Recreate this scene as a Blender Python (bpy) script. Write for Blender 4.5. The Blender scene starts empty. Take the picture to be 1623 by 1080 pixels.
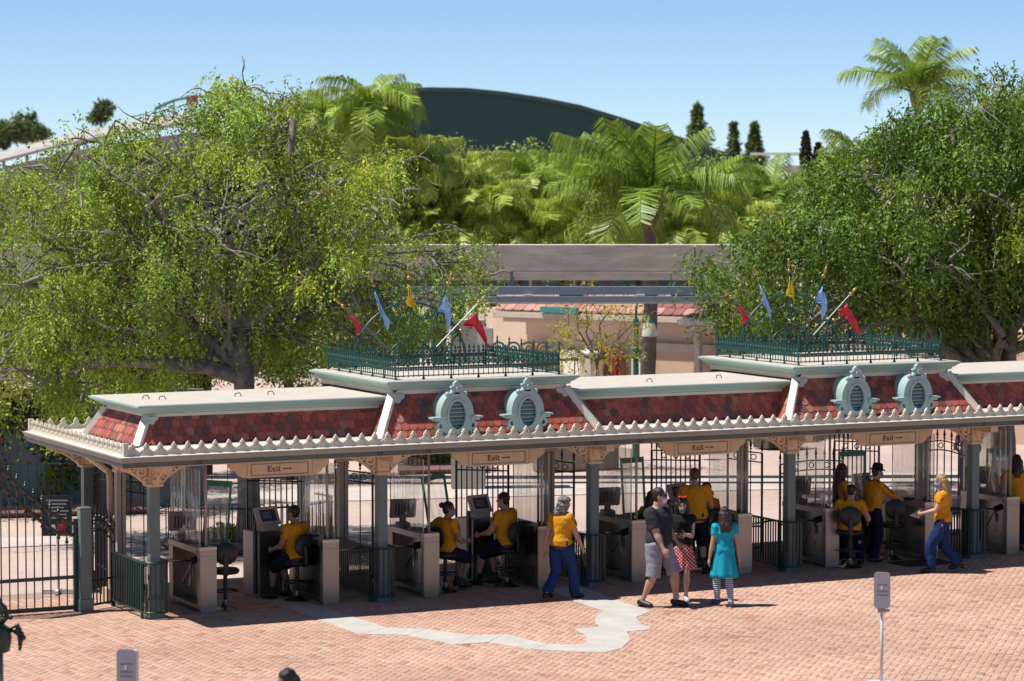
import bpy, bmesh, math, random
import numpy as np
from mathutils import Vector, Matrix, Euler, noise
random.seed(7); rng = np.random.default_rng(7)
scene = bpy.context.scene
COL = scene.collection
R = math.radians

# ---------------------------------------------------------------- camera
CAM = Vector((-14.36, -40.60, 6.71)); YAW = 0.46354; PITCH = 0.060492; FPX = 4600.0; PW, PH = 1623, 1080
cd = bpy.data.cameras.new('camera'); cam = bpy.data.objects.new('camera', cd); COL.objects.link(cam)
cam.location = CAM; cam.rotation_euler = (math.pi/2 - PITCH, 0, -YAW)
cd.sensor_width = 36.0; cd.lens = 36.0*FPX/PW; cd.clip_start = 0.5; cd.clip_end = 2000
cd.dof.use_dof = True; cd.dof.focus_distance = 46.0; cd.dof.aperture_fstop = 2.0
scene.camera = cam
# ---------------------------------------------------------------- sky, sun, exposure
SUN_EL = 63.0; SUN_AZ = -71.0            # azimuth clockwise from +Y
sx, sy = math.sin(R(SUN_AZ)), math.cos(R(SUN_AZ))
sundir = Vector((sx*math.cos(R(SUN_EL)), sy*math.cos(R(SUN_EL)), math.sin(R(SUN_EL))))
world = bpy.data.worlds.new('World'); scene.world = world; world.use_nodes = True
wn = world.node_tree.nodes; wl = world.node_tree.links; wn.clear()
sky = wn.new('ShaderNodeTexSky'); sky.sky_type = 'NISHITA'; sky.sun_disc = False
sky.sun_elevation = R(SUN_EL); sky.sun_rotation = R(SUN_AZ); sky.altitude = 5300; sky.air_density = 1.0; sky.dust_density = 0.0; sky.ozone_density = 4.5
bg = wn.new('ShaderNodeBackground'); bg.inputs['Strength'].default_value = 0.092
wo = wn.new('ShaderNodeOutputWorld'); wl.new(sky.outputs[0], bg.inputs[0]); wl.new(bg.outputs[0], wo.inputs[0])
sl = bpy.data.lights.new('sun', 'SUN'); sl.energy = 4.8; sl.angle = R(0.53); sl.color = (1.0, 0.95, 0.87)
sun = bpy.data.objects.new('sun', sl); COL.objects.link(sun)
sun.rotation_euler = (-sundir).to_track_quat('-Z', 'Y').to_euler(); sun.location = (0, 0, 40)
scene.view_settings.view_transform = 'Standard'; scene.view_settings.look = 'None'
scene.view_settings.exposure = 0.5; scene.view_settings.gamma = 1.0; scene.view_settings.use_curve_mapping = False
scene.cycles.max_bounces = 8; scene.cycles.transparent_max_bounces = 24; scene.cycles.caustics_reflective = False; scene.cycles.caustics_refractive = False

# ---------------------------------------------------------------- finding places (photo measurements -> world points)
FW = Vector((math.sin(YAW)*math.cos(PITCH), math.cos(YAW)*math.cos(PITCH), -math.sin(PITCH)))
RT = Vector((math.cos(YAW), -math.sin(YAW), 0)); UP = RT.cross(FW)
def ray(x, y): return FW + RT*((x-811.5)/FPX) + UP*((540-y)/FPX)
def at(x, y, d): return CAM + ray(x, y)*d
def gp(x, y, z=0.0): v = ray(x, y); return CAM + v*((z-CAM.z)/v.z)
def atY(x, y, Y): v = ray(x, y); return CAM + v*((Y-CAM.y)/v.y)
def proj(P):
    d = Vector(P)-CAM; z = d.dot(FW); return 811.5+FPX*d.dot(RT)/z, 540-FPX*d.dot(UP)/z

# ---------------------------------------------------------------- materials
MATS = {}; ALB = 0.72
def mat(name, c, rough=0.6, metal=0.0, var=0.12, vs=6.0, bump=0.0, bs=40.0, src=None, spec=0.5, c2=None, streak=None, coat=0.0):
    """procedural paint / cloth / stone; src: 'obj' object colour, 'attr' colour attribute"""
    if name in MATS: return MATS[name]
    c = [x*ALB for x in c]; c2 = [x*ALB for x in c2] if c2 else None
    m = bpy.data.materials.new(name); m.use_nodes = True; nt = m.node_tree; n = nt.nodes; l = nt.links
    b = n['Principled BSDF']; b.inputs['Roughness'].default_value = rough; b.inputs['Metallic'].default_value = metal
    b.inputs['Specular IOR Level'].default_value = spec
    if coat: b.inputs['Coat Weight'].default_value = coat
    tc = n.new('ShaderNodeTexCoord'); mp = n.new('ShaderNodeMapping'); l.new(tc.outputs['Object'], mp.inputs[0])
    if streak: mp.inputs['Scale'].default_value = streak
    nz = n.new('ShaderNodeTexNoise'); nz.inputs['Scale'].default_value = vs; nz.inputs['Detail'].default_value = 6; nz.inputs['Roughness'].default_value = 0.65
    l.new(mp.outputs[0], nz.inputs['Vector'])
    rp = n.new('ShaderNodeValToRGB'); rp.color_ramp.elements[0].position = 0.3; rp.color_ramp.elements[1].position = 0.7
    l.new(nz.outputs['Fac'], rp.inputs[0])
    if src:
        rp.color_ramp.elements[0].color = ((1-var)*ALB,)*3+(1,); rp.color_ramp.elements[1].color = ((1+var)*ALB,)*3+(1,)
        if src == 'obj':
            s = n.new('ShaderNodeObjectInfo'); so = s.outputs['Color']
        else:
            s = n.new('ShaderNodeVertexColor'); s.layer_name = 'Col'; so = s.outputs['Color']
        mx = n.new('ShaderNodeMix'); mx.data_type = 'RGBA'; mx.blend_type = 'MULTIPLY'; mx.inputs[0].default_value = 1
        l.new(so, mx.inputs[6]); l.new(rp.outputs[0], mx.inputs[7]); l.new(mx.outputs[2], b.inputs['Base Color'])
    else:
        a = [max(0, x*(1-var)) for x in c]; d = c2 if c2 else [min(1, x*(1+var)) for x in c]
        rp.color_ramp.elements[0].color = (*a, 1); rp.color_ramp.elements[1].color = (*d, 1)
        l.new(rp.outputs[0], b.inputs['Base Color'])
    if bump:
        n2 = n.new('ShaderNodeTexNoise'); n2.inputs['Scale'].default_value = bs; n2.inputs['Detail'].default_value = 4
        l.new(mp.outputs[0], n2.inputs['Vector'])
        bp = n.new('ShaderNodeBump'); bp.inputs['Strength'].default_value = bump; bp.inputs['Distance'].default_value = 0.02
        l.new(n2.outputs['Fac'], bp.inputs['Height']); l.new(bp.outputs[0], b.inputs['Normal'])
    MATS[name] = m; return m
def leaf_mat(name, c, trans=0.45, rough=0.45, spec=0.35):
    if name in MATS: return MATS[name]
    m = bpy.data.materials.new(name); m.use_nodes = True; nt = m.node_tree; n = nt.nodes; l = nt.links
    b = n['Principled BSDF']; b.inputs['Roughness'].default_value = rough; b.inputs['Specular IOR Level'].default_value = spec
    vc = n.new('ShaderNodeVertexColor'); vc.layer_name = 'Col'
    mx = n.new('ShaderNodeMix'); mx.data_type = 'RGBA'; mx.blend_type = 'MULTIPLY'; mx.inputs[0].default_value = 1
    mx.inputs[7].default_value = (*c, 1); l.new(vc.outputs[0], mx.inputs[6]); l.new(mx.outputs[2], b.inputs['Base Color'])
    t = n.new('ShaderNodeBsdfTranslucent'); hs = n.new('ShaderNodeMix'); hs.data_type = 'RGBA'; hs.blend_type = 'MULTIPLY'; hs.inputs[0].default_value = 1
    hs.inputs[7].default_value = (1.25, 1.2, 0.5, 1); l.new(mx.outputs[2], hs.inputs[6]); l.new(hs.outputs[2], t.inputs[0])
    ms = n.new('ShaderNodeMixShader'); ms.inputs[0].default_value = trans
    l.new(b.outputs[0], ms.inputs[1]); l.new(t.outputs[0], ms.inputs[2]); l.new(ms.outputs[0], n['Material Output'].inputs[0])
    MATS[name] = m; return m
def glass_mat(name, tint=(0.97, 0.98, 0.97), gl=0.10, haze=0.05):
    if name in MATS: return MATS[name]
    m = bpy.data.materials.new(name); m.use_nodes = True; nt = m.node_tree; n = nt.nodes; l = nt.links; n.remove(n['Principled BSDF'])
    t = n.new('ShaderNodeBsdfTransparent'); t.inputs[0].default_value = (*tint, 1)
    g = n.new('ShaderNodeBsdfGlossy'); g.inputs['Roughness'].default_value = 0.06
    d = n.new('ShaderNodeBsdfDiffuse'); d.inputs[0].default_value = (0.75, 0.75, 0.75, 1)
    lw = n.new('ShaderNodeLayerWeight'); lw.inputs[0].default_value = 0.25
    mu = n.new('ShaderNodeMath'); mu.operation = 'MULTIPLY_ADD'; mu.inputs[1].default_value = 0.5; mu.inputs[2].default_value = gl*0.4
    l.new(lw.outputs['Facing'], mu.inputs[0])
    a = n.new('ShaderNodeMixShader'); a.inputs[0].default_value = haze; l.new(t.outputs[0], a.inputs[1]); l.new(d.outputs[0], a.inputs[2])
    b = n.new('ShaderNodeMixShader'); mn = n.new('ShaderNodeMath'); mn.operation = 'MINIMUM'; mn.inputs[1].default_value = 0.35
    l.new(mu.outputs[0], mn.inputs[0]); l.new(mn.outputs[0], b.inputs[0]); l.new(a.outputs[0], b.inputs[1]); l.new(g.outputs[0], b.inputs[2])
    l.new(b.outputs[0], n['Material Output'].inputs[0]); MATS[name] = m; return m

# ---------------------------------------------------------------- mesh builder
class MB:
    def __init__(s): s.v = []; s.f = []; s.c = []; s.col = None
    def add(s, vs, fs, col=None):
        o = len(s.v); s.v.extend([tuple(p) for p in vs]); s.f.extend([tuple(i+o for i in f) for f in fs])
        s.c.extend([col or s.col]*len(fs)); return s
    def box(s, c, d, rot=None, col=None):
        hx, hy, hz = d[0]/2, d[1]/2, d[2]/2; c = Vector(c)
        vs = [Vector((x, y, z)) for x in (-hx, hx) for y in (-hy, hy) for z in (-hz, hz)]
        if rot is not None:
            M = rot if isinstance(rot, Matrix) else Euler(rot).to_matrix()
            vs = [M @ v for v in vs]
        return s.add([v+c for v in vs], [(0,1,3,2),(4,6,7,5),(0,4,5,1),(2,3,7,6),(0,2,6,4),(1,5,7,3)], col)
    def tube(s, pts, rad, n=8, caps=True, flat=None, col=None, up=None):
        """loft of circles/ellipses along pts; rad: number or list; flat: (a,b) or list of ellipse factors"""
        P = [Vector(p) for p in pts]; k = len(P)
        if not hasattr(rad, '__len__'): rad = [rad]*k
        prev = None; vs = []; fs = []
        for i in range(k):
            t = (P[min(i+1, k-1)]-P[max(i-1, 0)])
            t = t.normalized() if t.length > 1e-9 else Vector((0, 0, 1))
            if prev is None:
                a = Vector(up) if up is not None else (Vector((1, 0, 0)) if abs(t.x) < 0.9 else Vector((0, 1, 0)))
            else: a = prev
            a = (a - t*a.dot(t)); a = a.normalized() if a.length > 1e-6 else t.orthogonal().normalized()
            b = t.cross(a); prev = a
            fa, fb = (1, 1) if flat is None else (flat[i] if hasattr(flat[0], '__len__') else flat)
            for j in range(n):
                w = 2*math.pi*j/n
                vs.append(P[i] + a*(math.cos(w)*rad[i]*fa) + b*(math.sin(w)*rad[i]*fb))
        for i in range(k-1):
            for j in range(n):
                j2 = (j+1) % n; fs.append((i*n+j, i*n+j2, (i+1)*n+j2, (i+1)*n+j))
        if caps: fs.append(tuple(range(n-1, -1, -1))); fs.append(tuple(range((k-1)*n, k*n)))
        return s.add(vs, fs, col)
    def ball(s, c, r, n=10, m=7, rot=None, col=None):
        if not hasattr(r, '__len__'): r = (r, r, r)
        c = Vector(c); vs = [Vector((0, 0, -r[2]))]
        for i in range(1, m):
            a = -math.pi/2 + math.pi*i/m
            for j in range(n):
                w = 2*math.pi*j/n; vs.append(Vector((r[0]*math.cos(a)*math.cos(w), r[1]*math.cos(a)*math.sin(w), r[2]*math.sin(a))))
        vs.append(Vector((0, 0, r[2]))); top = len(vs)-1; fs = []
        for j in range(n):
            fs.append((0, 1+(j+1) % n, 1+j)); fs.append((top, 1+(m-2)*n+j, 1+(m-2)*n+(j+1) % n))
        for i in range(m-2):
            for j in range(n):
                j2 = (j+1) % n; fs.append((1+i*n+j, 1+i*n+j2, 1+(i+1)*n+j2, 1+(i+1)*n+j))
        if rot is not None:
            M = rot if isinstance(rot, Matrix) else Euler(rot).to_matrix(); vs = [M @ v for v in vs]
        return s.add([v+c for v in vs], fs, col)
    def lathe(s, prof, c=(0, 0, 0), n=16, col=None):
        c = Vector(c); vs = []; fs = []; k = len(prof)
        for r, z in prof:
            for j in range(n):
                w = 2*math.pi*j/n; vs.append(c+Vector((r*math.cos(w), r*math.sin(w), z)))
        for i in range(k-1):
            for j in range(n):
                j2 = (j+1) % n; fs.append((i*n+j, i*n+j2, (i+1)*n+j2, (i+1)*n+j))
        fs.append(tuple(range(n-1, -1, -1))); fs.append(tuple(range((k-1)*n, k*n)))
        return s.add(vs, fs, col)
    def prism(s, out, o, ax, ay, th, col=None):
        """extrude 2-D outline (list of (u,v)) placed at o with axes ax, ay by thickness th along ax x ay (centred)"""
        o = Vector(o); ax = Vector(ax); ay = Vector(ay); nn = ax.cross(ay).normalized()*(th/2); k = len(out)
        vs = [o+ax*u+ay*v-nn for u, v in out]+[o+ax*u+ay*v+nn for u, v in out]
        fs = [tuple(range(k-1, -1, -1)), tuple(range(k, 2*k))]+[(i, (i+1) % k, k+(i+1) % k, k+i) for i in range(k)]
        return s.add(vs, fs, col)
    def ring(s, o, ax, ay, ro, ri, th, n=20, a0=0, a1=2*math.pi, col=None):
        """flat ring / arc strip, ro and ri (rx, ry) or radius"""
        if not hasattr(ro, '__len__'): ro = (ro, ro)
        if not hasattr(ri, '__len__'): ri = (ri, ri)
        o = Vector(o); ax = Vector(ax); ay = Vector(ay); nn = ax.cross(ay).normalized()*(th/2); closed = abs(a1-a0-2*math.pi) < 1e-6
        m = n if closed else n+1; vs = []
        for i in range(m):
            w = a0+(a1-a0)*i/n; cs, sn = math.cos(w), math.sin(w)
            pi_, po = o+ax*(ri[0]*cs)+ay*(ri[1]*sn), o+ax*(ro[0]*cs)+ay*(ro[1]*sn)
            vs += [pi_-nn, po-nn, po+nn, pi_+nn]
        fs = []
        for i in range(n):
            a = 4*i; b = 4*((i+1) % m)
            fs += [(a, a+1, b+1, b), (a+1, a+2, b+2, b+1), (a+2, a+3, b+3, b+2), (a+3, a, b, b+3)]
        if not closed: fs += [(0, 3, 2, 1), (4*n, 4*n+1, 4*n+2, 4*n+3)]
        return s.add(vs, fs, col)
    def rects(s, L, cap=True, col=None):
        """loft of axis-aligned rectangles (x0,y0,x1,y1,z)"""
        vs = []; fs = []
        for x0, y0, x1, y1, z in L: vs += [(x0, y0, z), (x1, y0, z), (x1, y1, z), (x0, y1, z)]
        for i in range(len(L)-1):
            for j in range(4): j2 = (j+1) % 4; fs.append((4*i+j, 4*i+j2, 4*i+4+j2, 4*i+4+j))
        if cap: fs.append((3, 2, 1, 0)); k = 4*(len(L)-1); fs.append((k, k+1, k+2, k+3))
        return s.add(vs, fs, col)
    def mesh(s, name, smooth=False, bevel=0):
        me = bpy.data.meshes.new(name); me.from_pydata(s.v, [], s.f)
        bm = bmesh.new(); bm.from_mesh(me); bmesh.ops.recalc_face_normals(bm, faces=bm.faces)
        if bevel:
            ed = [e for e in bm.edges if len(e.link_faces) == 2 and e.calc_face_angle(0) > 0.6]
            bmesh.ops.bevel(bm, geom=ed, offset=bevel, segments=2, affect='EDGES', clamp_overlap=True)
        bm.to_mesh(me); bm.free()
        if any(c is not None for c in s.c) and not bevel:
            ca = me.color_attributes.new('Col', 'FLOAT_COLOR', 'CORNER')
            arr = np.ones((len(me.loops), 4), np.float32)
            for p in me.polygons:
                c = s.c[p.index]
                if c is not None: arr[p.loop_start:p.loop_start+p.loop_total, :3] = c
            ca.data.foreach_set('color', arr.ravel())
        if smooth:
            me.polygons.foreach_set('use_smooth', [True]*len(me.polygons))
            if smooth != 1: me.set_sharp_from_angle(angle=R(smooth))
        return me
    def build(s, name, m, parent=None, smooth=False, bevel=0, loc=None, rot=None):
        return put(name, s.mesh(name, smooth, bevel), m, parent, loc, rot)
def put(name, me, m=None, parent=None, loc=None, rot=None, scale=None, color=None):
    o = bpy.data.objects.new(name, me); COL.objects.link(o)
    if m is not None and me is not None and not me.materials: me.materials.append(m)
    if parent: o.parent = parent
    if loc is not None: o.location = loc
    if rot is not None: o.rotation_euler = rot
    if scale is not None: o.scale = scale
    if color is not None: o.color = (*color, 1)
    return o
def npmesh(name, V, F, m, parent=None, cols=None, smooth=False):
    """fast mesh from numpy arrays: F (n,k) faces of equal size, cols (n,3) per face"""
    me = bpy.data.meshes.new(name); n, k = F.shape
    me.vertices.add(len(V)); me.vertices.foreach_set('co', np.asarray(V, np.float32).ravel())
    me.loops.add(n*k); me.loops.foreach_set('vertex_index', F.astype(np.int32).ravel())
    me.polygons.add(n); me.polygons.foreach_set('loop_start', np.arange(0, n*k, k, dtype=np.int32))
    try: me.polygons.foreach_set('loop_total', np.full(n, k, np.int32))
    except Exception: pass
    if cols is not None:
        ca = me.color_attributes.new('Col', 'FLOAT_COLOR', 'CORNER')
        a = np.ones((n*k, 4), np.float32); a[:, :3] = np.repeat(cols, k, axis=0); ca.data.foreach_set('color', a.ravel())
    me.update(calc_edges=True); me.validate()
    return put(name, me, m, parent)
def thing(name, label, cat, loc=(0, 0, 0), rz=0, group=None):
    o = bpy.data.objects.new(name, None); COL.objects.link(o); o.location = loc; o.rotation_euler = (0, 0, rz)
    o.empty_display_size = 0.2; tag(o, label, cat, group); return o
def tag(o, label=None, cat=None, group=None, kind=None):
    if label: o['label'] = label
    if cat: o['category'] = cat
    if group: o['group'] = group
    if kind: o['kind'] = kind
    return o
def lerp(a, b, t): return a+(b-a)*t

# shared paints
CREAM = mat('cream_paint', (0.80, 0.72, 0.58), 0.5, var=0.07, vs=3, bump=0.05)
WHITEP = mat('ivory_paint', (0.80, 0.77, 0.69), 0.5, var=0.06, vs=4)
TAN = mat('tan_bracket_paint', (0.82, 0.61, 0.40), 0.5, var=0.10, vs=8)
SAGE = mat('sage_paint', (0.38, 0.55, 0.51), 0.5, var=0.07, vs=3)
DORM = mat('pale_aqua_paint', (0.44, 0.60, 0.58), 0.5, var=0.08, vs=7)
GUT = mat('grey_gutter_paint', (0.40, 0.385, 0.33), 0.5, var=0.08, vs=3)
FASC = mat('slate_fascia_paint', (0.10, 0.125, 0.125), 0.5, var=0.08, vs=3)
POST = mat('post_paint', (0.17, 0.235, 0.225), 0.45, var=0.10, vs=4)
IRON = mat('dark_green_iron', (0.014, 0.055, 0.045), 0.38, var=0.2, vs=20)
TEAL = mat('teal_iron', (0.013, 0.095, 0.088), 0.4, var=0.2, vs=20)
BLACKM = mat('black_iron', (0.015, 0.02, 0.02), 0.4, var=0.2)
GREENF = mat('green_frame_paint', (0.0, 0.20, 0.14), 0.4, var=0.12)
STEEL = mat('brushed_steel', (0.40, 0.355, 0.33), 0.36, 1.0, var=0.08, vs=5, streak=(1, 1, 12))
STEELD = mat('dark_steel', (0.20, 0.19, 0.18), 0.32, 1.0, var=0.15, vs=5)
BLACKP = mat('black_plastic', (0.012, 0.012, 0.013), 0.45, var=0.2)
GOLD = mat('gilded_metal', (0.62, 0.36, 0.12), 0.35, 0.6, var=0.2)
CLEAR = glass_mat('clear_vinyl')
ROOFTOP = mat('pale_roof_deck', (0.66, 0.60, 0.52), 0.8, var=0.16, vs=2.5, bump=0.1, bs=12, streak=(1, 6, 1))
# ================================================================ ground
S = 3.6843                                  # post spacing
def paving_mat(name, c1, c2, mortar, scale=5.0, rot=0.0, big=0.25):
    m = bpy.data.materials.new(name); m.use_nodes = True; nt = m.node_tree; n = nt.nodes; l = nt.links; b = n['Principled BSDF']
    b.inputs['Roughness'].default_value = 0.85
    tc = n.new('ShaderNodeTexCoord'); mp = n.new('ShaderNodeMapping'); mp.inputs['Rotation'].default_value = (0, 0, rot); l.new(tc.outputs['Object'], mp.inputs[0])
    br = n.new('ShaderNodeTexBrick'); br.inputs['Scale'].default_value = scale; c1, c2, mortar = [[x*ALB for x in q] for q in (c1, c2, mortar)]; br.inputs['Color1'].default_value = (*c1, 1); br.inputs['Color2'].default_value = (*c2, 1)
    br.inputs['Mortar'].default_value = (*mortar, 1); br.inputs['Mortar Size'].default_value = 0.018; br.inputs['Bias'].default_value = -0.1
    l.new(mp.outputs[0], br.inputs['Vector'])
    nz = n.new('ShaderNodeTexNoise'); nz.inputs['Scale'].default_value = big; nz.inputs['Detail'].default_value = 5; l.new(tc.outputs['Object'], nz.inputs['Vector'])
    rp = n.new('ShaderNodeValToRGB'); rp.color_ramp.elements[0].color = (0.82, 0.82, 0.82, 1); rp.color_ramp.elements[1].color = (1.12, 1.1, 1.08, 1); rp.color_ramp.elements[0].position = 0.3; rp.color_ramp.elements[1].position = 0.7
    l.new(nz.outputs['Fac'], rp.inputs[0]); mx = n.new('ShaderNodeMix'); mx.data_type = 'RGBA'; mx.blend_type = 'MULTIPLY'; mx.inputs[0].default_value = 1
    l.new(br.outputs['Color'], mx.inputs[6]); l.new(rp.outputs[0], mx.inputs[7]); l.new(mx.outputs[2], b.inputs['Base Color'])
    return m
PAVE = paving_mat('plaza_paving', (0.70, 0.54, 0.49), (0.62, 0.45, 0.40), (0.52, 0.42, 0.38))
g = MB().add([(-900, -300, -0.02), (900, -300, -0.02), (900, 1400, -0.02), (-900, 1400, -0.02)], [(0, 1, 2, 3)]).build('ground', PAVE); tag(g, kind='structure')
MORT = mat('mortar_bed', (0.40, 0.30, 0.24), 0.9, var=0.15, vs=3)
mo = MB().add([(-16, -22, -0.012), (30, -22, -0.012), (30, 3.3, -0.012), (-16, 3.3, -0.012)], [(0, 1, 2, 3)]).build('brick_pavement', MORT); tag(mo, kind='structure')
# herringbone bricks, each with its own edges
W = 0.1; ang = R(90-42)
ca, sa = math.cos(ang), math.sin(ang)
ii, jj = np.meshgrid(np.arange(-260, 340), np.arange(-340, 260), indexing='ij')
t = (ii-jj) % 4
def centres(mask, du, dv):
    u = (ii[mask]+du)*W; v = (jj[mask]+dv)*W; return u*ca-v*sa, u*sa+v*ca
hx, hy = centres(t == 0, 1.0, 0.5); vx, vy = centres(t == 3, 0.5, 1.0)
bx = np.r_[hx, vx]; by = np.r_[hy, vy]; bo = np.r_[np.zeros(len(hx)), np.ones(len(vx))]
dx = bx-CAM.x; dy = by-CAM.y; zz = dx*FW.x+dy*FW.y+(-CAM.z)*FW.z
px = 811.5+FPX*(dx*RT.x+dy*RT.y)/zz; py = 540-FPX*(dx*UP.x+dy*UP.y-CAM.z*UP.z)/zz
k = (px > -230) & (px < 1860) & (py < 1250) & (by < 2.6) & (zz > 5)
bx, by, bo, px, py = bx[k], by[k], bo[k], px[k], py[k]
pal = np.array([(0.63, 0.39, 0.285), (0.60, 0.365, 0.265), (0.66, 0.43, 0.335), (0.53, 0.27, 0.195), (0.64, 0.425, 0.29), (0.46, 0.195, 0.14), (0.59, 0.39, 0.315)])
pc = pal[rng.choice(len(pal), len(bx), p=[.26, .22, .19, .10, .12, .04, .07])]*(1+rng.normal(0, 0.05, (len(bx), 1)))
pc = pc*.62+pc.mean(0)*.38; lf = .05*np.sin(bx*.9+by*.4)+.04*np.sin(bx*.37-by*1.3+1)+.035*np.sin(bx*2.3+by*1.9)+.03*np.sin(by*3.1-bx*.7); pc = pc*(1+lf[:, None]*np.array([1, 1.15, 1.25])); st_ = rng.uniform(0, 1, len(bx)) < .012; pc[st_] *= .72
inside = (px > 0) & (px < 1623) & (py < 1080); order = np.argsort(np.where(inside, -py, 1e9)); single = order[:300]; rest = np.setdiff1d(np.arange(len(bx)), single)
def brick_verts(n):
    L_, W_, h, bv = 0.0970, 0.0470, 0.012, 0.003
    return np.array([(-L_, -W_, -h), (L_, -W_, -h), (L_, W_, -h), (-L_, W_, -h), (-L_, -W_, -bv), (L_, -W_, -bv), (L_, W_, -bv), (-L_, W_, -bv),
                     (-L_+bv, -W_+bv, 0), (L_-bv, -W_+bv, 0), (L_-bv, W_-bv, 0), (-L_+bv, W_-bv, 0)])
BV = brick_verts(1); BF = np.array([(8, 9, 10, 11), (0, 1, 5, 4), (1, 2, 6, 5), (2, 3, 7, 6), (3, 0, 4, 7), (4, 5, 9, 8), (5, 6, 10, 9), (6, 7, 11, 10), (7, 4, 8, 11)])
BRF = mat('brick_field_clay', (1, 1, 1), 0.85, var=0.10, vs=9, bump=0.15, bs=60, src='attr')
BRO = mat('brick_clay', (1, 1, 1), 0.85, var=0.10, vs=9, bump=0.15, bs=60, src='obj')
th = ang+bo[rest]*math.pi/2+rng.normal(0, .006, len(rest)); c_, s_ = np.cos(th)[:, None], np.sin(th)[:, None]
VV = np.stack([bx[rest][:, None]+BV[None, :, 0]*c_-BV[None, :, 1]*s_, by[rest][:, None]+BV[None, :, 0]*s_+BV[None, :, 1]*c_,
               BV[None, :, 2]+rng.normal(0, .0009, (len(rest), 1))], -1).reshape(-1, 3)
FF = (BF[None]+12*np.arange(len(rest))[:, None, None]).reshape(-1, 4)
bf = npmesh('brick_field', VV, FF, BRF, mo, np.repeat(pc[rest], 9, axis=0)); tag(bf, kind='stuff')
bme = bpy.data.meshes.new('brick'); bme.from_pydata(BV.tolist(), [], BF.tolist()); bme.materials.append(BRO)
for i in single:
    put('brick', bme, None, mo, (bx[i], by[i], random.gauss(0, .0009)), (0, 0, ang+bo[i]*math.pi/2+random.gauss(0, .006)), color=pc[i])
# pale concrete band laid in slabs
CONC = mat('pale_concrete', (0.60, 0.57, 0.53), 0.85, var=0.12, vs=3, bump=0.1, bs=30)
band = MB().add([tuple(gp(440, 960))[:2]+(-0.006,), tuple(gp(470, 962))[:2]+(-0.006,), tuple(gp(455, 970))[:2]+(-0.006,)], [(0, 1, 2)]).build('concrete_band', CONC); tag(band, kind='structure')
U = [(-160, 168), (-60, 198), (35, 225), (150, 262), (310, 312), (470, 318), (680, 345), (805, 340), (1000, 383), (1140, 385), (1160, 375), (1165, 360), (1150, 340), (1110, 318), (1215, 310), (1195, 285), (1205, 260), (1240, 242), (1120, 203), (1040, 165), (980, 130)]
Lw = [(-190, 205), (-90, 238), (0, 272), (95, 307), (185, 340), (390, 345), (600, 385), (740, 375), (920, 405), (1130, 416), (1245, 418), (1310, 402), (1352, 365), (1335, 330), (1440, 320), (1388, 292), (1375, 268), (1440, 240), (1280, 190), (1165, 145), (1090, 115)]
ZP = lambda q: gp(q[0]/2.705+500, q[1]/2.705+880)
grp = [(0, 2), (2, 4), (4, 5), (5, 6), (6, 7), (7, 8), (8, 10), (10, 13), (13, 14), (14, 17), (17, 18), (18, 20)]
for a, b in grp:
    poly = [ZP(U[i]) for i in range(a, b+1)]+[ZP(Lw[i]) for i in range(b, a-1, -1)]
    c = sum(poly, Vector())/len(poly); out = []
    for p in poly:
        d = p-c; out.append((c+d*(1-0.006/max(d.length, .01))).to_2d())
    MB().prism([(q.x, q.y) for q in out], (0, 0, -0.002), (1, 0, 0), (0, 1, 0), 0.016).build('concrete_slab', CONC, band)
for i_ in range(5): MB().box((i_*S+1.85, .36, .003), (1.6, .035, .006)).build('painted_line', mat('yellow_line', (.75, .45, .05), .7, var=.2, vs=9), mo)
# rear plaza bands
for q, nm in (([(-400, 866), (700, 826), (700, 838), (-400, 884)], 0), ([(-500, 800), (1900, 737), (1900, 757), (-500, 822)], 1)):
    pp = [gp(*x) for x in q]
    o = MB().prism([(p.x, p.y) for p in pp], (0, 0, -0.010), (1, 0, 0), (0, 1, 0), 0.012).build('concrete_path', mat('worn_path', (.66, .57, .52), .85, var=.14, vs=1.2)); tag(o, kind='structure')

# ================================================================ pavilion
XE = 5*S+0.8
pav = thing('entrance_pavilion', 'long cream and sage entrance pavilion with red shingle roofs on grey posts', 'pavilion')
# eaves: fascia, gutter, deck
FX0, FY0, FX1, FY1 = -0.80, -0.863, XE, 3.92
MB().rects([(FX0+.10, FY0+.10, FX1-.10, FY1-.10, 2.33), (FX0+.06, FY0+.06, FX1-.06, FY1-.06, 2.335), (FX0+.045, FY0+.045, FX1-.045, FY1-.045, 2.40)]).build('fascia', FASC, pav)
MB().rects([(FX0+.05, FY0+.05, FX1-.05, FY1-.05, 2.402), (FX0+.03, FY0+.03, FX1-.03, FY1-.03, 2.41), (FX0+.02, FY0+.02, FX1-.02, FY1-.02, 2.455), (FX0, FY0, FX1, FY1, 2.475), (FX0, FY0, FX1, FY1, 2.488)]).build('gutter', GUT, pav)
LB = (-0.20, 0.10, XE-0.62, 2.42)          # low mansard base
MB().rects([(FX0+.02, FY0+.02, FX1-.02, FY1-.02, 2.490), (FX0+.09, FY0+.09, FX1-.09, FY1-.09, 2.503), (-0.22, -0.32, XE-.6, 3.2, 2.535), (-0.15, 0.15, XE-.7, 2.4, 2.56)]).build('eave_deck', WHITEP, pav)
MB().box((FX0/2+FX1/2, FY0/2+FY1/2, 2.322), (FX1-FX0-.3, FY1-FY0-.3, .016)).build('soffit', CREAM, pav)
for i in range(6): MB().box((i*S, 1.5, 2.26), (.14, 4.2, .11)).build('cross_beam', TAN, pav)
MB().box((FX1/2-.2, 0, 2.285), (FX1-.5, .12, .07)).build('front_beam', TAN, pav)
MB().box((FX1/2-.2, 1.5, 2.285), (FX1-.5, .12, .07)).build('rear_beam', TAN, pav)
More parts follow.
